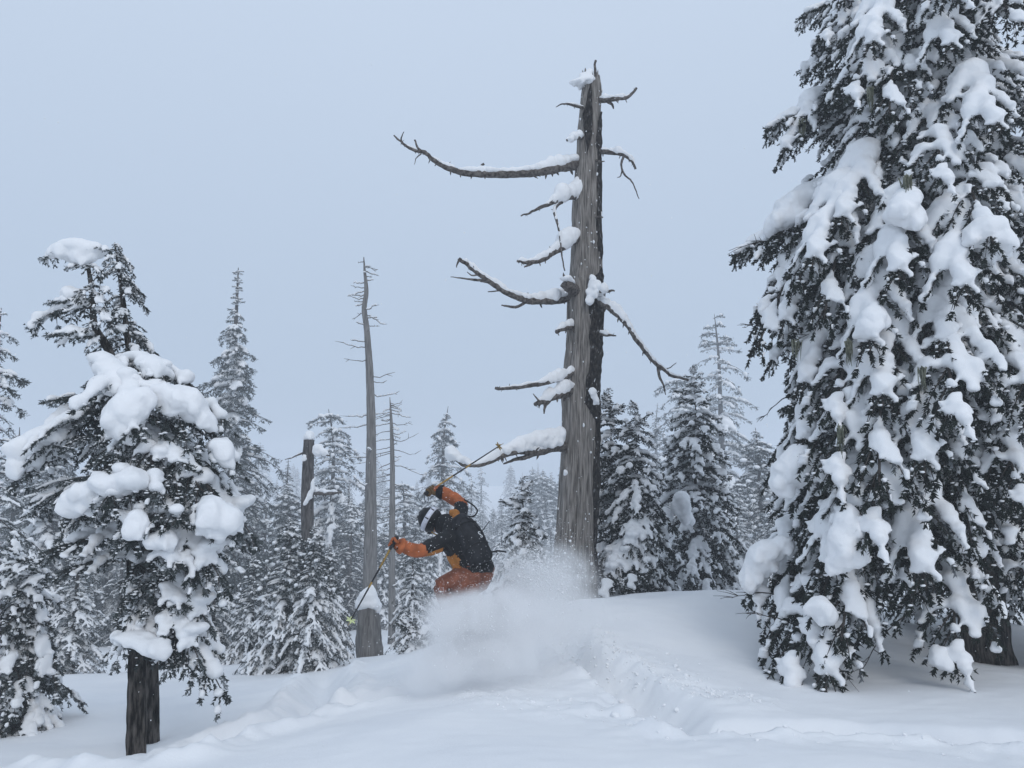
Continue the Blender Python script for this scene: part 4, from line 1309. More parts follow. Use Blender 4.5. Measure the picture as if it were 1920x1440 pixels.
def bare_snag(px_pts, Y, radii, label, seed, n_tw, tw_len, group=None, y_lo=.25, snow=True):
    p0 = at(px_pts[0][0], px_pts[0][1], Y)
    b = Vector((p0.x, Y, gz(p0.x, Y)))
    o = empty('bare_snag', b, label, 'dead tree', group)
    pts = [(p0.x - b.x, 0, -.4)] + [tuple(at(px, py, Y) - b) for (px, py) in px_pts]
    me, P, rr = trunk_mesh('trunk', pts, [radii[0]] + list(radii), M['wood_far'], sides=18, seed=seed, ridge=.6, step=.06)
    link('trunk', me, o)
    r = np.random.default_rng(seed)
    for k in range(n_tw):
        f = y_lo + (.97 - y_lo) * ((k + r.random()) / n_tw) ** .8
        i_ = min(int(f * (len(P) - 1)), len(P) - 3)
        a = r.choice([0, math.pi]) + r.normal() * .7
        l = tw_len * (1.2 - .95 * f) * r.uniform(.3, 1.25)
        d = np.array([math.cos(a), math.sin(a), 0])
        sag = r.uniform(-.1, .5)
        W = np.array([P[i_], P[i_] + d * l * .4 + [0, 0, -.08 * l], P[i_] + d * l * .75 + [0, 0, -sag * l * .5], P[i_] + d * l + [0, 0, -sag * l * .6 + r.uniform(-.05, .12) * l]])
        A = catmull(W, 10) + r.normal(size=(10, 3)) * .012
        A[0] = P[i_]
        parts = [tube_parts(A, np.linspace(.020, .006, 10), 5, None, 0)]
        for q in range(r.integers(0, 4)):
            j = r.integers(3, 9)
            dd = d + r.normal(size=3) * .6; dd /= np.linalg.norm(dd)
            ll = l * r.uniform(.15, .35)
            parts.append(tube_parts(np.array([A[j], A[j] + dd * ll * .5, A[j] + dd * ll]), np.array([.012, .009, .004]), 4, None, 0))
        ob = link('branch', mk('branch', parts, [M['wood_far']]), o)
        if snow and r.random() < .6:
            C = A[2:9] + np.array([0, 0, .03]); S = np.repeat(np.array([[.045, .035, .028]]), len(C), 0) * r.uniform(.7, 1.2)
            V, F = spheres(C, S, 0)
            link('snow_cap', mk('snow_cap', [(V, F, 0)], [M['snow']]), ob)
    return o


bare_snag([(695, 1215), (694, 1100), (695, 950), (696, 820), (693, 700), (688, 620), (683, 580), (687, 545), (684, 510), (682, 482)], YS, [.25, .23, .20, .16, .13, .10, .09, .075, .045, .015],
          'tall thin silver snag with short bare twigs and a kinked tip', 61, 34, 1.4)
bare_snag([(735, 1150), (735, 1000), (736, 880), (734, 800), (731, 745)], 31.0, [.14, .125, .10, .07, .015],
          'thin dead conifer bristling with snowy bare branches behind the tall snag', 62, 52, 1.9, y_lo=.3)
# broken stub trunk
p0 = at(577, 1010, 19.5)
b0 = Vector((p0.x, 19.5, gz(p0.x, 19.5)))
t2 = empty('broken_tree', b0, 'broken-off dark trunk with a white snow cap and one side limb', 'dead tree')
me, P, rr = trunk_mesh('trunk', [(0, 0, -.3), (0, 0, 1), tuple(at(576, 1010, 19.5) - b0), tuple(at(577, 900, 19.5) - b0), tuple(at(579, 825, 19.5) - b0)], [.2, .19, .16, .15, .13], M['bark_grey'], sides=18, seed=63, ridge=1.5)
link('trunk', me, t2)
dead_branch(t2, b0, [(577, 922, 19.5), (610, 925, 19.3), (640, 922, 19.2)], .07, .03, 231, [(.1, .9, .06)], smul=2)
dead_branch(t2, b0, [(577, 850, 19.5), (600, 850, 19.3), (618, 855, 19.2)], .05, .02, 232, [(.3, 1, .12)], smul=2)
dead_branch(t2, b0, [(577, 845, 19.5), (555, 855, 19.4), (535, 862, 19.4)], .03, .01, 233, [(.3, 1, .03)], smul=2)
heap(t2, b0, [(579, 820, 19.5, .14, .16, .10), (580, 812, 19.5, .1, .12, .08)], vox=.03, seed=28)
heap(t2, b0, [(588, 905, 19.3, .05, .05, .14), (585, 915, 19.3, .05, .05, .1), (582, 925, 19.3, .05, .05, .14), (577, 934, 19.3, .05, .05, .1), (572, 942, 19.3, .05, .05, .1)], vox=.03, seed=29)
heap(t2, b0, [(570, 858, 19.3, .07, .06, .1)], vox=.03, seed=39)
# snow-hooded stump at the foot of the snag
YT = 17.2
p0 = at(694, 1228, YT)
b0 = Vector((p0.x, YT, gz(p0.x, YT)))
t3 = empty('broken_stump', b0, 'split grey stump wearing a tall snow hood at the foot of the tall snag', 'stump')
me, P, rr = trunk_mesh('trunk', [(0, 0, -.5), tuple(at(693, 1225, YT) - b0), tuple(at(691, 1180, YT) - b0), tuple(at(690, 1135, YT) - b0)], [.30, .275, .255, .22], M['wood_far'], sides=30, seed=64, ridge=1.6, step=.03)
link('trunk', me, t3)
heap(t3, b0, [(690, 1132, YT, .27, .27, .14), (690, 1118, YT, .2, .22, .18), (694, 1106, YT, .10, .14, .10), (708, 1140, YT - .05, .08, .1, .12), (677, 1138, YT - .05, .08, .1, .09)], vox=.03, seed=30)


# ------------------------------------------------------------------ skier
def jacket_mat(name, c, spec=.25):
    return noisy(name, tuple(x * .7 for x in c), tuple(min(1, x * 1.25) for x in c), 14, rough=.65, bump=.55, bscale=26, spec=spec, dist=.012)


M['black'] = jacket_mat('black_shell_fabric', (.006, .0065, .008))
M['orange'] = jacket_mat('burnt_orange_fabric', (.36, .10, .032))
M['amber'] = jacket_mat('amber_lining_fabric', (.42, .17, .035))
M['rust'] = jacket_mat('rust_trouser_fabric', (.19, .066, .037))
M['helmet'] = plain('black_helmet_shell', (.006, .006, .007), rough=.5, spec=.2)
M['strap_white'] = plain('white_goggle_strap', (.62, .64, .72), rough=.7, var=.08)
M['skin'] = plain('skin', (.45, .24, .16), rough=.6)
M['glove'] = plain('tan_leather_glove', (.12, .072, .03), rough=.8, bump=.3)
M['pack'] = noisy('black_pack_fabric', (.007, .008, .010), (.02, .021, .025), 18, rough=.7, bump=.5, bscale=60, spec=.25, dist=.006)
M['web'] = plain('black_webbing', (.008, .008, .009), rough=.7)
M['logo'] = plain('white_print', (.7, .72, .74), rough=.7, var=.05)
M['shaft'] = plain('black_pole_shaft', (.010, .010, .012), rough=.4, spec=.5)
M['gold'] = plain('gold_pole_band', (.32, .20, .05), rough=.5)
M['basket'] = plain('lime_pole_basket', (.62, .70, .36), rough=.6, var=.1)
M['boot'] = plain('dark_boot_plastic', (.02, .02, .022), rough=.4)


def skin_mesh(name, verts, edges, radii, sub=2, root=0):
    me = bpy.data.meshes.new(name)
    me.from_pydata([tuple(v) for v in verts], edges, [])
    o = bpy.data.objects.new(name, me)
    col.objects.link(o)
    m = o.modifiers.new('skin', 'SKIN')
    m.use_smooth_shade = True
    for k, q in enumerate(radii):
        sv = me.skin_vertices[0].data[k]
        sv.radius = q if isinstance(q, tuple) else (q, q)
        sv.use_root = (k == root)
    s = o.modifiers.new('sub', 'SUBSURF'); s.levels = sub; s.render_levels = sub
    dg = bpy.context.evaluated_depsgraph_get()
    out = bpy.data.meshes.new_from_object(o.evaluated_get(dg))
    bpy.data.objects.remove(o); bpy.data.meshes.remove(me)
    out.name = name
    return out


J = dict(pelvis=at(893, 1078, 7.42), spine=at(884, 1045, 7.46), chest=at(866, 1008, 7.52), neckb=at(845, 990, 7.58), neck=at(832, 984, 7.62), head=at(818, 981, 7.66),
         Ls=at(838, 1012, 7.36), Le=at(789, 1034, 7.18), Lw=at(753, 1024, 7.10), Lh=at(744, 1019, 7.08),
         Rs=at(860, 976, 7.72), Re=at(868, 945, 7.86), Rw=at(829, 923, 7.92), Rh=at(812, 918, 7.93),
         Lhip=at(882, 1088, 7.32), Rhip=at(905, 1086, 7.55), Lk=at(820, 1094, 7.22), Rk=at(850, 1108, 7.74), La=at(862, 1172, 7.35), Ra=at(893, 1178, 7.66), Lt=at(828, 1184, 7.33), Rt=at(858, 1190, 7.68))
ORG = at(893, 1078, 7.42)
skier = empty('person', ORG, 'skier in black jacket and rust trousers crouching in powder, arms flung out', 'person')
names = list(J)
idx = {k: q for q, k in enumerate(names)}
E = [('pelvis', 'spine'), ('spine', 'chest'), ('chest', 'neckb'), ('neckb', 'neck'), ('neck', 'head'), ('chest', 'Ls'), ('Ls', 'Le'), ('Le', 'Lw'), ('Lw', 'Lh'), ('chest', 'Rs'), ('Rs', 'Re'), ('Re', 'Rw'), ('Rw', 'Rh'),
     ('pelvis', 'Lhip'), ('Lhip', 'Lk'), ('Lk', 'La'), ('La', 'Lt'), ('pelvis', 'Rhip'), ('Rhip', 'Rk'), ('Rk', 'Ra'), ('Ra', 'Rt')]
RAD = dict(pelvis=.165, spine=.18, chest=.19, neckb=.11, neck=.07, head=.075, Ls=.10, Le=.076, Lw=.066, Lh=.045, Rs=.10, Re=.078, Rw=.064, Rh=.045,
           Lhip=.125, Rhip=.125, Lk=.093, Rk=.093, La=.075, Ra=.075, Lt=.055, Rt=.055)
bm_ = skin_mesh('body', [J[k] - ORG for k in names], [(idx[a], idx[b]) for a, b in E], [RAD[k] for k in names], 3, idx['pelvis'])
# colour blocking follows the garment panels
for nm in ('black', 'orange', 'amber', 'rust', 'boot', 'skin'):
    bm_.materials.append(M[nm])
nf = len(bm_.polygons)
cen = np.empty(nf * 3); bm_.polygons.foreach_get('center', cen); cen = cen.reshape(-1, 3)
A_ = np.array([J[a] - ORG for a, b in E]); B_ = np.array([J[b] - ORG for a, b in E])
rb_ = np.array([(RAD[a] + RAD[b]) / 2 for a, b in E])
d_ = B_ - A_
tt = np.clip(((cen[:, None] - A_[None]) * d_[None]).sum(-1) / (d_ ** 2).sum(-1)[None], 0, 1)
pt = A_[None] + tt[..., None] * d_[None]
dist = np.linalg.norm(cen[:, None] - pt, axis=2) / rb_[None]
bone = dist.argmin(1)
off = cen - pt[np.arange(nf), bone]
tb = tt[np.arange(nf), bone]
mat = np.zeros(nf, int)
for k, (a, b) in enumerate(E):
    s_ = bone == k
    if (a, b) in (('Le', 'Lw'), ('Re', 'Rw'), ('Lw', 'Lh'), ('Rw', 'Rh')):
        mat[s_] = 1
    elif (a, b) == ('Ls', 'Le'):
        mat[s_] = np.where(off[s_, 2] < -.030, 2, 0)
        mat[s_ & (tb > .92)] = 1
    elif (a, b) == ('Rs', 'Re'):
        mat[s_] = np.where(tb[s_] > .86, 1, 0)
    elif 'hip' in b or 'hip' in a or a in ('Lk', 'Rk'):
        mat[s_] = 3
    elif a in ('La', 'Ra'):
        mat[s_] = 4
    elif (a, b) == ('pelvis', 'spine'):
        mat[s_] = np.where((tb[s_] < .30), 3, np.where(off[s_, 0] < -.115, 2, 0))
    elif (a, b) == ('spine', 'chest'):
        mat[s_] = np.where((off[s_, 0] < -.10) & (off[s_, 2] < -.01), 2, 0)
    elif (a, b) == ('neck', 'head'):
        mat[s_] = 5
bm_.polygons.foreach_set('material_index', mat.astype(np.int32))
co = np.empty(len(bm_.vertices) * 3); bm_.vertices.foreach_get('co', co); co = co.reshape(-1, 3)
no = np.empty(len(bm_.vertices) * 3); bm_.vertices.foreach_get('normal', no); no = no.reshape(-1, 3)
wr = fbm(co * np.array([9, 9, 16]), 71, 3)
co += no * (wr * .012)[:, None]
bm_.vertices.foreach_set('co', co.ravel()); bm_.update()
link('body', bm_, skier)

# head, helmet, goggles. up = crown direction, fwd = where the face looks
up = Vector((-.86, .10, .50)).normalized()
fw = Vector((-.10, .90, -.42)); fw = (fw - up * fw.dot(up)).normalized()
rt = fw.cross(up).normalized()
HC = at(814, 979, 7.66) - ORG
HM = Matrix((rt, fw, up)).transposed()


def head_space(V):
    return np.array([tuple(HC + HM @ Vector(v)) for v in V])


v, f = ICO[2]
v, f = ico(3)
hv = v * np.array([.078, .098, .118])
face = (v[:, 1] > .35)
hv[:, 2] -= .02
nose = np.exp(-((v[:, 0] / .16) ** 2 + ((v[:, 2] + .12) / .22) ** 2)) * (v[:, 1] > 0)
hv[:, 1] += nose * .024
brow = np.exp(-(((np.abs(v[:, 0]) - .32) / .18) ** 2 + ((v[:, 2] - .12) / .14) ** 2)) * (v[:, 1] > 0)
hv[:, 1] -= brow * .010
chin = np.exp(-((v[:, 0] / .3) ** 2 + ((v[:, 2] + .8) / .25) ** 2)) * (v[:, 1] > 0)
hv[:, 1] += chin * .015
mouth = np.exp(-((v[:, 0] / .28) ** 2 + ((v[:, 2] + .5) / .05) ** 2)) * (v[:, 1] > 0)
hv[:, 1] -= mouth * .008
link('face', mk('face', [(head_space(hv), f, 0)], [M['skin']]), skier)
# helmet shell: cut away in front of the face
sh = v * np.array([.118, .142, .118])
sh[:, 2] = np.where(v[:, 2] > 0, v[:, 2] * .135, v[:, 2] * .105)
sh += np.array([0, -.008, .035])
cutm = (v[:, 1] > .45) & (v[:, 2] < .30) | (v[:, 2] < -.80)
keep = ~(cutm[f].any(1))
hel = link('helmet', mk('helmet', [(head_space(sh), f[keep], 0), (head_space((sh - [0, -.008, .035]) * .9 + [0, -.008, .035]), f[keep][:, ::-1], 0)], [M['helmet']]), skier)
# vents as raised ribs
rib = []
for s_ in (-1, 0, 1):
    a = np.linspace(-.9, .9, 14)
    P_ = np.c_[np.full(14, s_ * .045), np.sin(a) * .12 - .008, np.cos(a) * .139 - abs(s_) * .010 + .035]
    rib.append(tube_parts(head_space(P_), np.r_[.002, np.full(12, .006), .002], 6, None, 0))
link('vent_rib', mk('vent_rib', rib, [M['helmet']]), hel)
# goggle strap: white band round the shell
a = np.linspace(R(35), R(325), 60) + R(90)
band = []
for zo in (-.024, .024):
    zz = .045 + zo
    band.append(np.c_[np.cos(a) * .1225, np.sin(a) * .1465 - .008, np.full(60, zz + .012)])
inner = [np.c_[np.cos(a) * .114, np.sin(a) * .136 - .008, b_[:, 2]] for b_ in band]
allv = np.vstack([band[0], band[1], inner[1], inner[0]])
i_ = np.arange(59)
F = np.vstack([np.stack([i_ + q * 60, i_ + 1 + q * 60, i_ + 1 + ((q + 1) % 4) * 60, i_ + ((q + 1) % 4) * 60], -1) for q in range(4)])
gog = link('goggles', mk('goggles', [tube_parts(head_space(np.c_[np.linspace(-.085, .085, 12), .125 - np.linspace(-1, 1, 12) ** 2 * .04, np.full(12, .012)]), np.r_[.02, np.full(10, .042), .02], 10, None, 0)], [M['helmet']]), skier)
link('goggle_strap', mk('goggle_strap', [(head_space(allv), F, 0)], [M['strap_white']]), gog)
tr_ = [tube_parts(np.c_[np.linspace(-.25, .25, 2), np.zeros(2), np.zeros(2)] * 0 + head_space(np.array([[np.cos(q) * .124, np.sin(q) * .148 - .008, .04], [np.cos(q) * .124, np.sin(q) * .148 - .008, .075]])), [.006, .006], 5, None, 0) for q in (R(245), R(295))]
link('strap_clip', mk('strap_clip', tr_, [M['web']]), gog)
# chin strap and neck warmer
P_ = head_space(np.array([[-.095, .01, -.03], [-.085, .03, -.09], [-.03, .06, -.135], [.03, .06, -.135], [.085, .03, -.09], [.095, .01, -.03]]))
link('chin_strap', mk('chin_strap', [tube_parts(catmull(P_, 24), .007, 6, None, 0)], [M['gold']]), skier)
nb = [np.array(J['neckb'] - ORG), np.array(J['neck'] - ORG), np.array((J['neck'] + (J['head'] - J['neck']) * .55) - ORG)]
link('collar', mk('collar', [tube_parts(catmull(nb, 14), np.linspace(.125, .092, 14), 22, wood_disp(88, .07), 0)], [M['black']]), skier)
# amber shoulder patch near the raised arm
C = [at(853, 964, 7.56) - ORG, at(855, 972, 7.54) - ORG, at(849, 961, 7.58) - ORG]
V, F = spheres(np.array([tuple(c) for c in C]), np.array([(.05, .035, .05), (.045, .03, .055), (.04, .03, .035)]), 2)
V, F = remesh(V, F, .008, 4)
link('shoulder_patch', mk('shoulder_patch', [(V, F, 0)], [M['amber']]), skier)
# jacket hem, pocket flap and knee mark
hemc = J['pelvis'].lerp(J['spine'], .45) - ORG
ha = (J['spine'] - J['pelvis']).normalized()
h0 = np.array(hemc)
hp = [h0 - np.array(ha) * .09, h0 - np.array(ha) * .05, h0, h0 + np.array(ha) * .07]
link('jacket_hem', mk('jacket_hem', [tube_parts(catmull(hp, 16), np.interp(np.linspace(0, 1, 16), [0, .15, .6, 1], [.15, .185, .18, .12]), 30, wood_disp(90, .10), 0)], [M['black']]), skier)
kc = J['Lk'] - ORG + Vector((-.028, -.092, .012))
a = np.linspace(0, 2 * math.pi, 24)
ring = np.c_[kc.x + np.cos(a) * .018, np.full(24, kc.y), kc.z + np.sin(a) * .024]
link('knee_emblem', mk('knee_emblem', [tube_parts(ring, .0035, 6, None, 0), spheres([tuple(kc)], [(.007, .005, .009)], 1) + (0,)], [M['logo']]), skier)


def glove(hand, ax, wrist, seed, mat='glove'):
    """five fingers closed round the grip (axis ax through the point hand)"""
    a = ax.normalized()
    w = (wrist - hand); w = (w - a * w.dot(a)).normalized()       # towards the wrist
    u = a.cross(w).normalized()
    verts, edges, rad = [], [], []
    def add(p, q): verts.append(p); rad.append(q); return len(verts) - 1
    p_w = add(wrist + (wrist - hand) * .25, .040)
    p_c = add(hand + w * .055, .036)
    edges.append((p_w, p_c))
    out = []
    palm = skin_mesh('glove', [Vector(v_) for v_ in verts] + [hand + w * .030 + a * .03, hand + w * .030 - a * .035], edges + [(1, 2), (1, 3)], [.042, .040, .026, .026], 2)
    meshes = [palm]
    for k in range(4):
        o_ = hand + a * (.036 - .024 * k)
        lr = [1.0, 1.08, 1.0, .85][k]
        pts = []
        for q in range(5):
            an = R(-15) + R(62) * q * lr * .9
            rad_ = .036 - .002 * q
            pts.append(o_ + w * math.cos(an) * rad_ + u * math.sin(an) * rad_)
        meshes.append(skin_mesh('finger', pts, [(q, q + 1) for q in range(4)], [.0135, .013, .0125, .012, .010], 2))
    o_ = hand + a * .05
    pts = []
    for q in range(4):
        an = R(10) - R(58) * q
        rad_ = .040 - .003 * q
        pts.append(o_ - a * .02 * (1 - q / 3) + w * math.cos(an) * rad_ + u * math.sin(an) * rad_ + a * .008 * q)
    meshes.append(skin_mesh('thumb', pts, [(q, q + 1) for q in range(3)], [.016, .015, .014, .011], 2))
    parts = []
    for m in meshes:
        nv = len(m.vertices)
        V = np.empty(nv * 3); m.vertices.foreach_get('co', V); V = V.reshape(-1, 3)
        m.calc_loop_triangles()
        T = np.empty(len(m.loop_triangles) * 3, np.int32); m.loop_triangles.foreach_get('vertices', T)
        parts.append((V, T.reshape(-1, 3), 0))
        bpy.data.meshes.remove(m)
    g = link('glove', mk('glove', parts, [M[mat]]), skier)
    cf = [wrist.lerp(hand, .45), wrist + (wrist - hand) * .15]
    link('cuff', mk('cuff', [tube_parts(np.array([tuple(cf[0].lerp(cf[1], q)) for q in np.linspace(0, 1, 6)]), [.056, .064, .070, .074, .076, .06], 16, wood_disp(seed, .08), 0)], [M['black' if mat == 'glove' else 'orange']]), g)
    return g


def ski_pole(hand, tip, label, group, bmat='basket'):
    o = empty('ski_pole', tip, label, 'ski pole', group)
    h = hand - tip; ln = h.length; d = h / ln
    e0 = np.array(d * (ln + .07)); z0 = np.zeros(3)
    ax_ = np.array(d)
    def seg(t0, t1, r0, r1, m, name, s=10):
        link(name, mk(name, [tube_parts(np.linspace(ax_ * t0, ax_ * t1, 6), np.linspace(r0, r1, 6), s, None, 0)], [M[m]]), o)
    seg(.02, ln * .45, .0065, .008, 'shaft', 'shaft'); seg(ln * .45 + .001, ln * .52, .0092, .0092, 'gold', 'band'); seg(ln * .52 + .001, ln * .70, .0085, .009, 'shaft', 'shaft'); seg(ln * .70 + .001, ln - .06, .0095, .0095, 'gold', 'band')
    seg(ln - .059, ln + .07, .015, .018, 'boot', 'grip', 12); seg(ln + .071, ln + .083, .024, .016, 'boot', 'grip_cap', 12)
    seg(-.05, .019, .002, .005, 'gold', 'tip', 8)
    # six-rayed basket
    q1 = Vector(ax_).orthogonal().normalized(); q2 = Vector(ax_).cross(q1)
    parts = [tube_parts(np.linspace(ax_ * .012, ax_ * .032, 4), [.012, .013, .012, .009], 10, None, 0)]
    for k in range(6):
        a = k * math.pi / 3
        rd = np.array(q1 * math.cos(a) + q2 * math.sin(a))
        sdv = np.array(-q1 * math.sin(a) + q2 * math.cos(a))
        c0 = ax_ * .022
        V = []
        for (l, w_) in ((.008, .007), (.030, .010), (.050, .004)):
            for zo in (-.003, .003):
                V += [c0 + rd * l + sdv * w_ + ax_ * zo, c0 + rd * l - sdv * w_ + ax_ * zo]
        V = np.array(V)
        Fb = []
        for q in range(2):
            b_ = q * 4
            Fb += [(b_, b_ + 4, b_ + 5, b_ + 1), (b_ + 2, b_ + 3, b_ + 7, b_ + 6), (b_, b_ + 2, b_ + 6, b_ + 4), (b_ + 1, b_ + 5, b_ + 7, b_ + 3)]
        Fb += [(0, 1, 3, 2), (8, 10, 11, 9)]
        parts.append((V, np.array(Fb), 0))
    link('basket', mk('basket', parts, [M[bmat]], smooth=False), o)
    # wrist strap loop
    g = ax_ * (ln + .06)
    a = np.linspace(0, 2 * math.pi, 16)
    lp = np.array([g + np.array([0, 0, -1]) * .05 * (1 - math.cos(x)) + np.array(q1) * .03 * math.sin(x) for x in a])
    link('wrist_strap', mk('wrist_strap', [tube_parts(lp, .004, 5, None, 0)], [M['web']]), o)
    return o


Lh, Lt_ = J['Lh'] + Vector((-.03, -.02, .0)), at(656, 1166, 7.42)
Rh, Rt_ = at(808, 919, 7.94), at(938, 835, 8.45)
ski_pole(Lh, Lt_, 'ski pole held low, pointing down to its pale lime star basket', 'ski poles')
ski_pole(Rh, Rt_, 'ski pole held high, its tip crossing the lowest dead limb', 'ski poles', 'gold')
glove(Lh - ORG, Lh - Lt_, J['Lw'] - ORG, 91, 'orange')
glove(Rh - ORG, Rh - Rt_, J['Rw'] - ORG, 92)

# ------------------------------------------------------------------ backpack
up_b = (J['neckb'] - J['pelvis']).normalized()
bk = Vector((.34, -.80, .34)); bk = (bk - up_b * bk.dot(up_b)).normalized()
sb = up_b.cross(bk).normalized()
PC = J['spine'].lerp(J['chest'], .55) + bk * .165
PM = Matrix((sb, bk, up_b)).transposed()
pack = empty('backpack', PC, 'black ski backpack with white S mark and loose straps on skier', 'backpack')
tl_ = lambda v_: np.array([tuple(PM @ Vector(q)) for q in v_])
Cs, Ss = [], []
for zz in np.linspace(-.20, .20, 9):
    w = .125 * (1 - .35 * max(0, zz / .2) ** 2 - .12 * max(0, -zz / .2))
    for xx in np.linspace(-1, 1, 5):
        Cs.append((xx * (w - .05), -.02 + .02 * (1 - xx ** 2) + .02 * (1 - (zz / .25) ** 2), zz)); Ss.append((.065, .085, .065))
V, F = spheres(np.array(Cs), np.array(Ss), 2)
V, F = remesh(V, F, .011, 6)
V = V + fbm(V * np.array([14, 14, 9]), 95, 3)[:, None] * np.array([.003, .008, .003])
Vw = tl_(V)
body_p = link('pack_body', mk('pack_body', [(Vw, F, 0)], [M['pack']]), pack)
bvh = BVHTree.FromPolygons([tuple(q) for q in Vw], [tuple(int(z_) for z_ in q) for q in F])


def on_pack(x, z, off=.004):
    o = PM @ Vector((x, .5, z)); d = PM @ Vector((0, -1, 0))
    h = bvh.ray_cast(o, d)
    return (h[0] + bk * off) if h[0] is not None else PM @ Vector((x, .1, z))


def pack_line(pts, rad, name, mat, n=24):
    P_ = catmull(np.c_[np.array(pts), np.zeros(len(pts))], n)
    W = np.array([tuple(on_pack(p[0], p[1])) for p in P_])
    link(name, mk(name, [tube_parts(W, rad, 6, None, 0)], [M[mat]]), pack)


# work out which way is screen-right on the pack so that the S reads the right way round
sx_ = 1 if sb.x > 0 else -1
S1 = [(.012, .016), (.004, .024), (-.010, .020), (-.014, .009), (-.004, .001), (.008, -.006)]
cxs, czs = sx_ * .066, -.02
pack_line([(cxs + sx_ * p[0], czs + p[1]) for p in S1], .0038, 'emblem', 'logo')
pack_line([(cxs - sx_ * p[0], czs - .010 - p[1]) for p in S1], .0038, 'emblem', 'logo')
for zz in (-.10, .13):
    pack_line([(-.12, zz), (-.05, zz + .01), (.05, zz), (.12, zz - .01)], .006, 'compression_strap', 'web')
pack_line([(-.08, -.16), (-.085, 0), (-.06, .14), (0, .19), (.06, .14), (.085, 0), (.08, -.16)], .004, 'zip_line', 'web', 50)


def strap(pts, rad, name='strap'):
    W = catmull([np.array(at(*p) - PC) for p in pts], 40)
    link(name, mk(name, [tube_parts(W, rad, 6, None, 0)], [M['web']]), pack)


strap([(877, 968, 7.6), (888, 968, 7.55), (895, 958, 7.5), (888, 948, 7.5), (873, 938, 7.5), (871, 937, 7.52)], .0075)
strap([(905, 995, 7.35), (911, 986, 7.3), (918, 977, 7.28)], .004)
strap([(922, 1035, 7.35), (935, 1033, 7.3), (949, 1035, 7.28)], .008)
strap([(926, 1026, 7.35), (936, 1021, 7.3), (937, 1018, 7.3)], .003)
strap([(926, 1033, 7.35), (934, 1038, 7.3), (931, 1040, 7.3)], .003)
strap([(848, 985, 7.44), (852, 975, 7.5), (862, 968, 7.6), (874, 975, 7.66)], .014, 'shoulder_strap')
strap([(846, 1000, 7.36), (838, 1003, 7.32), (836, 1018, 7.27), (850, 1036, 7.26)], .014, 'shoulder_strap')

# snow sticking to cloth and pack
def stuck(parent, V, Fq, n_, seed, org, face):
    r_ = np.random.default_rng(seed)
    V = np.asarray(V); Fq = np.asarray(Fq)
    c_ = V[Fq].mean(1)
    nn = np.cross(V[Fq[:, 1]] - V[Fq[:, 0]], V[Fq[:, 2]] - V[Fq[:, 0]])
    nn /= np.linalg.norm(nn, axis=1)[:, None] + 1e-9
    ok = np.where((nn @ np.array(face) > .1))[0]
    k_ = r_.choice(ok, n_)
    q_ = r_.choice([.0018, .0028, .0045, .008], n_, p=[.45, .33, .17, .05])
    Vs, Fs = spheres(c_[k_] + r_.normal(size=(n_, 3)) * .003, np.c_[q_ * r_.uniform(.7, 1.8, n_), q_, q_ * r_.uniform(.6, 1.2, n_)], 0)
    tag(link('snow_dust', mk('snow_dust', [(Vs, Fs, 0)], [M['snow']]), parent), kind='stuff')


stuck(pack, Vw, F, 200, 7, PC, (.2, -.8, .5))
bm_.calc_loop_triangles()
bt = np.empty(len(bm_.loop_triangles) * 3, np.int32); bm_.loop_triangles.foreach_get('vertices', bt)
stuck(skier, co, bt.reshape(-1, 3), 330, 8, ORG, (-.1, -.7, .6))

# ------------------------------------------------------------------ powder thrown up by the skis
r = np.random.default_rng(123)
PL = [  # px, py, Y, rx, ry(depth), rz (pixels at that depth), weight
    (835, 1156, 6.95, 62, .40, 54, 1.1), (880, 1150, 6.95, 75, .42, 52, 1.3), (930, 1142, 7.0, 75, .42, 57, 1.2), (985, 1155, 7.3, 95, .5, 70, .8), (845, 1225, 6.95, 90, .45, 70, .9), (930, 1225, 7.0, 130, .5, 70, .9),
    (1010, 1110, 7.8, 90, .5, 75, .45), (1050, 1080, 8.6, 95, .6, 75, .30), (975, 1075, 7.9, 65, .4, 70, .30), (810, 1265, 6.95, 80, .4, 55, .6), (1070, 1150, 8.0, 110, .5, 60, .4), (1040, 1190, 7.6, 110, .5, 55, .35)]
PE = []
for (a, b_, Y, rx, ry, rz, w) in PL:
    p = at(a, b_, Y); PE.append((p, rx * mpp(Y), ry, rz * mpp(Y), w))
V, F = spheres(np.array([tuple(p) for p, *_ in PE]), np.array([(q[1], q[2], q[3]) for q in PE]) * 1.02, 2)
V, F = remesh(V, F, .05, 3)
pm = bpy.data.materials.new('powder_cloud'); pm.use_nodes = True
nt = pm.node_tree; nt.nodes.clear()
mo = node(nt, 'ShaderNodeOutputMaterial'); pv = node(nt, 'ShaderNodeVolumePrincipled')
pv.inputs['Color'].default_value = (.995, .997, 1.0, 1)
pv.inputs['Anisotropy'].default_value = 0.0
tc = node(nt, 'ShaderNodeTexCoord')
acc = None
nzw = node(nt, 'ShaderNodeTexNoise'); nzw.inputs['Scale'].default_value = 4.5; nzw.inputs['Detail'].default_value = 7; nzw.inputs['Roughness'].default_value = .62; nzw.inputs['Distortion'].default_value = .6
nt.links.new(tc.outputs['Object'], nzw.inputs['Vector'])
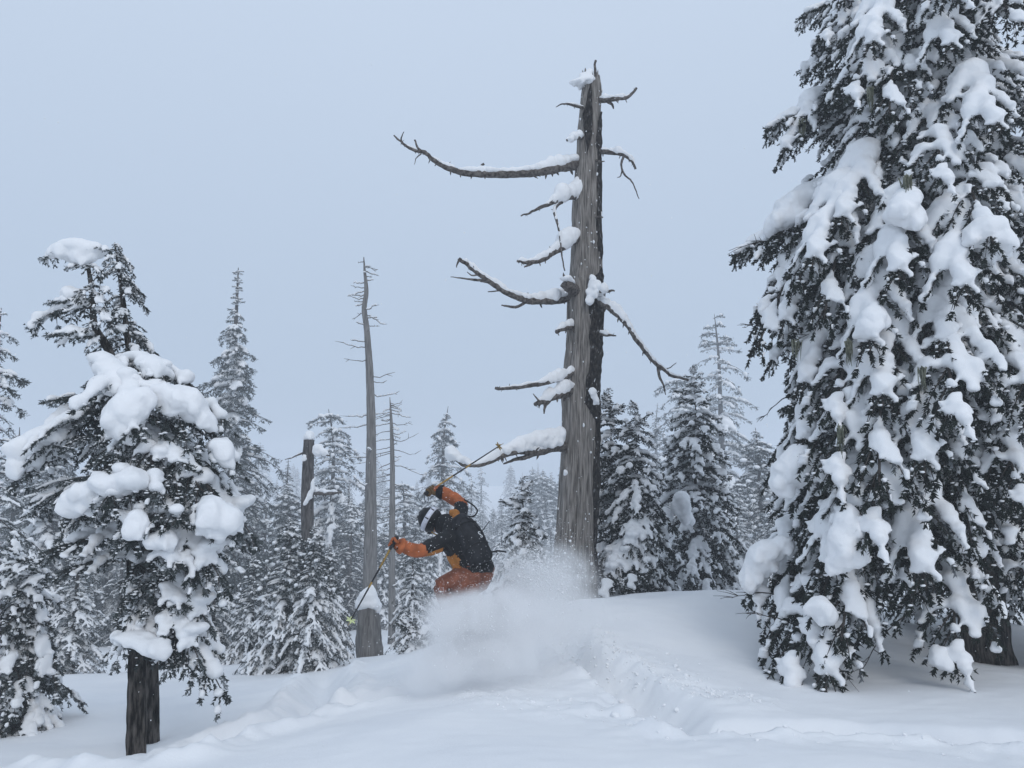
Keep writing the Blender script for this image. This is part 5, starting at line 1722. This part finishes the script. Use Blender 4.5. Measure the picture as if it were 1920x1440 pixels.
for (p, a, b_, c, w) in PE:
    s1 = node(nt, 'ShaderNodeVectorMath', operation='SUBTRACT'); s1.inputs[1].default_value = p
    s2 = node(nt, 'ShaderNodeVectorMath', operation='DIVIDE'); s2.inputs[1].default_value = (a, b_, c)
    s3 = node(nt, 'ShaderNodeVectorMath', operation='LENGTH')
    s4 = node(nt, 'ShaderNodeMapRange'); s4.interpolation_type = 'SMOOTHSTEP'
    s4.inputs['From Min'].default_value = .98; s4.inputs['From Max'].default_value = .25; s4.inputs['To Min'].default_value = 0; s4.inputs['To Max'].default_value = w
    nt.links.new(tc.outputs['Object'], s1.inputs[0]); nt.links.new(s1.outputs[0], s2.inputs[0]); nt.links.new(s2.outputs[0], s3.inputs[0]); nt.links.new(s3.outputs['Value'], s4.inputs['Value'])
    if acc is None:
        acc = s4.outputs[0]
    else:
        ad = node(nt, 'ShaderNodeMath', operation='ADD'); nt.links.new(acc, ad.inputs[0]); nt.links.new(s4.outputs[0], ad.inputs[1]); acc = ad.outputs[0]
mr = node(nt, 'ShaderNodeMapRange'); mr.inputs['From Min'].default_value = .36; mr.inputs['From Max'].default_value = .62; mr.inputs['To Min'].default_value = .15; mr.inputs['To Max'].default_value = 1.3
nt.links.new(nzw.outputs['Fac'], mr.inputs['Value'])
mu = node(nt, 'ShaderNodeMath', operation='MULTIPLY'); nt.links.new(acc, mu.inputs[0]); nt.links.new(mr.outputs[0], mu.inputs[1])
mu2 = node(nt, 'ShaderNodeMath', operation='MULTIPLY'); mu2.inputs[1].default_value = 8.0; nt.links.new(mu.outputs[0], mu2.inputs[0])
nt.links.new(mu2.outputs[0], pv.inputs['Density']); nt.links.new(pv.outputs[0], mo.inputs['Volume'])
try:
    pm.cycles.volume_step_rate = .35
except Exception:
    pass
tag(link('powder_cloud', mk('powder_cloud', [(V, F, 0)], [pm])), 'cloud of powder snow bursting round the skier and trailing right', 'powder', kind='stuff')

# grains and clods flung from the cloud
C, S = [], []
for k in range(15000):
    p, a, b_, c, w = PE[r.choice(len(PE), p=np.array([.08, .08, .08, .10, .07, .08, .15, .15, .10, .03, .05, .03]))]
    q = r.normal(size=3) * np.array([a, b_, c]) * .62
    C.append(np.array(p) + q); S.append(r.choice([.0014, .0021, .0034, .006], p=[.47, .35, .15, .03]) * r.uniform(.7, 1.3))
for k in range(3200):      # coarser burst behind the skier
    p = at(r.normal(1005, 38), r.normal(1085, 32), r.normal(7.9, .25))
    C.append(np.array(p)); S.append(r.choice([.003, .005, .008, .012], p=[.5, .3, .15, .05]) * r.uniform(.7, 1.3))
V, F = spheres(np.array(C), np.array(S), 0)
tag(link('powder_grains', mk('powder_grains', [(V, F, 0)], [M['snow']])), 'fine snow grains flying in the powder cloud', 'powder', kind='stuff')
# snow sprayed onto the skier's jacket, pack and trousers
C, S = [], []
for k in range(170):
    a, b_ = r.uniform(800, 935), r.uniform(945, 1115)
    C.append(tuple(at(a, b_, r.uniform(6.9, 7.15)))); S.append(r.choice([.0012, .002, .003, .0045], p=[.5, .33, .14, .03]))
V, F = spheres(np.array(C), np.array(S), 0)
tag(link('flying_snow', mk('flying_snow', [(V, F, 0)], [M['snow']])), 'specks of snow in the air around the skier', 'snow', kind='stuff')
C, S = [], []
for k in range(900):
    Y = r.uniform(2.5, 14)
    C.append(tuple(at(r.uniform(-50, 1970), r.uniform(0, 1440), Y))); S.append(r.uniform(.0015, .0035))
V, F = spheres(np.array(C), np.array(S), 0)
tag(link('falling_snow', mk('falling_snow', [(V, F, 0)], [M['snow']])), 'sparse snowflakes drifting down through the air', 'snow', kind='stuff')

# clods of broken snow beside the tracks
C, S = [], []
for pol, w, k_n in ((DEBRIS, .30, 420), (DEBRIS2, .34, 60), (TRACK_R, .22, 70), (TRACK_R2, .3, 110)):
    for k in range(k_n):
        q = pol[r.integers(0, len(pol))]
        x, y = q + r.normal(size=2) * w * .55
        s_ = r.choice([.006, .010, .016, .028], p=[.45, .37, .15, .03]) * r.uniform(.7, 1.2)
        C.append((x, y, s_)); S.append((s_ * r.uniform(.8, 1.3), s_ * r.uniform(.8, 1.3), s_ * r.uniform(.6, .9)))
C = np.array(C); S = np.array(S)
C[:, 2] = ground_z(C[:, 0], C[:, 1]) + S[:, 2] * .2
V, F = spheres(C, S, 1)
V = V + np.c_[fbm(V * 34, 55, 2), fbm(V * 34, 58, 2), fbm(V * 34, 61, 2)] * .009
tag(link('snow_clods', mk('snow_clods', [(V, F, 0)], [M['snow']])), 'broken snow clods strewn beside the fresh ski track', 'snow', kind='stuff')

# ------------------------------------------------------------------ mist
hm = bpy.data.materials.new('mist'); hm.use_nodes = True
nt = hm.node_tree; nt.nodes.clear()
mo = node(nt, 'ShaderNodeOutputMaterial'); pv = node(nt, 'ShaderNodeVolumePrincipled')
pv.inputs['Color'].default_value = (.92, .955, 1.0, 1)
pv.inputs['Density'].default_value = .0040
nt.links.new(pv.outputs[0], mo.inputs['Volume'])
try:
    hm.cycles.homogeneous_volume = True
except Exception:
    pass
zmin = float(GZ.min()) - 1.0
bpy.context.view_layer.update()
zmax = max((o.matrix_world @ Vector(c)).z for o in col.objects if o.type == 'MESH' for c in o.bound_box) + .5
v = np.array([(x, y, z) for x in (-298, 298) for y in (-58, 338) for z in (zmin, zmax)], float)
f = np.array([(0, 1, 3, 2), (4, 6, 7, 5), (0, 4, 5, 1), (2, 3, 7, 6), (0, 2, 6, 4), (1, 5, 7, 3)])
hz = link('haze', mk('haze', [(v, f, 0)], [hm], smooth=False))
tag(hz, 'even pale mist hanging over the whole slope', 'mist', kind='stuff')
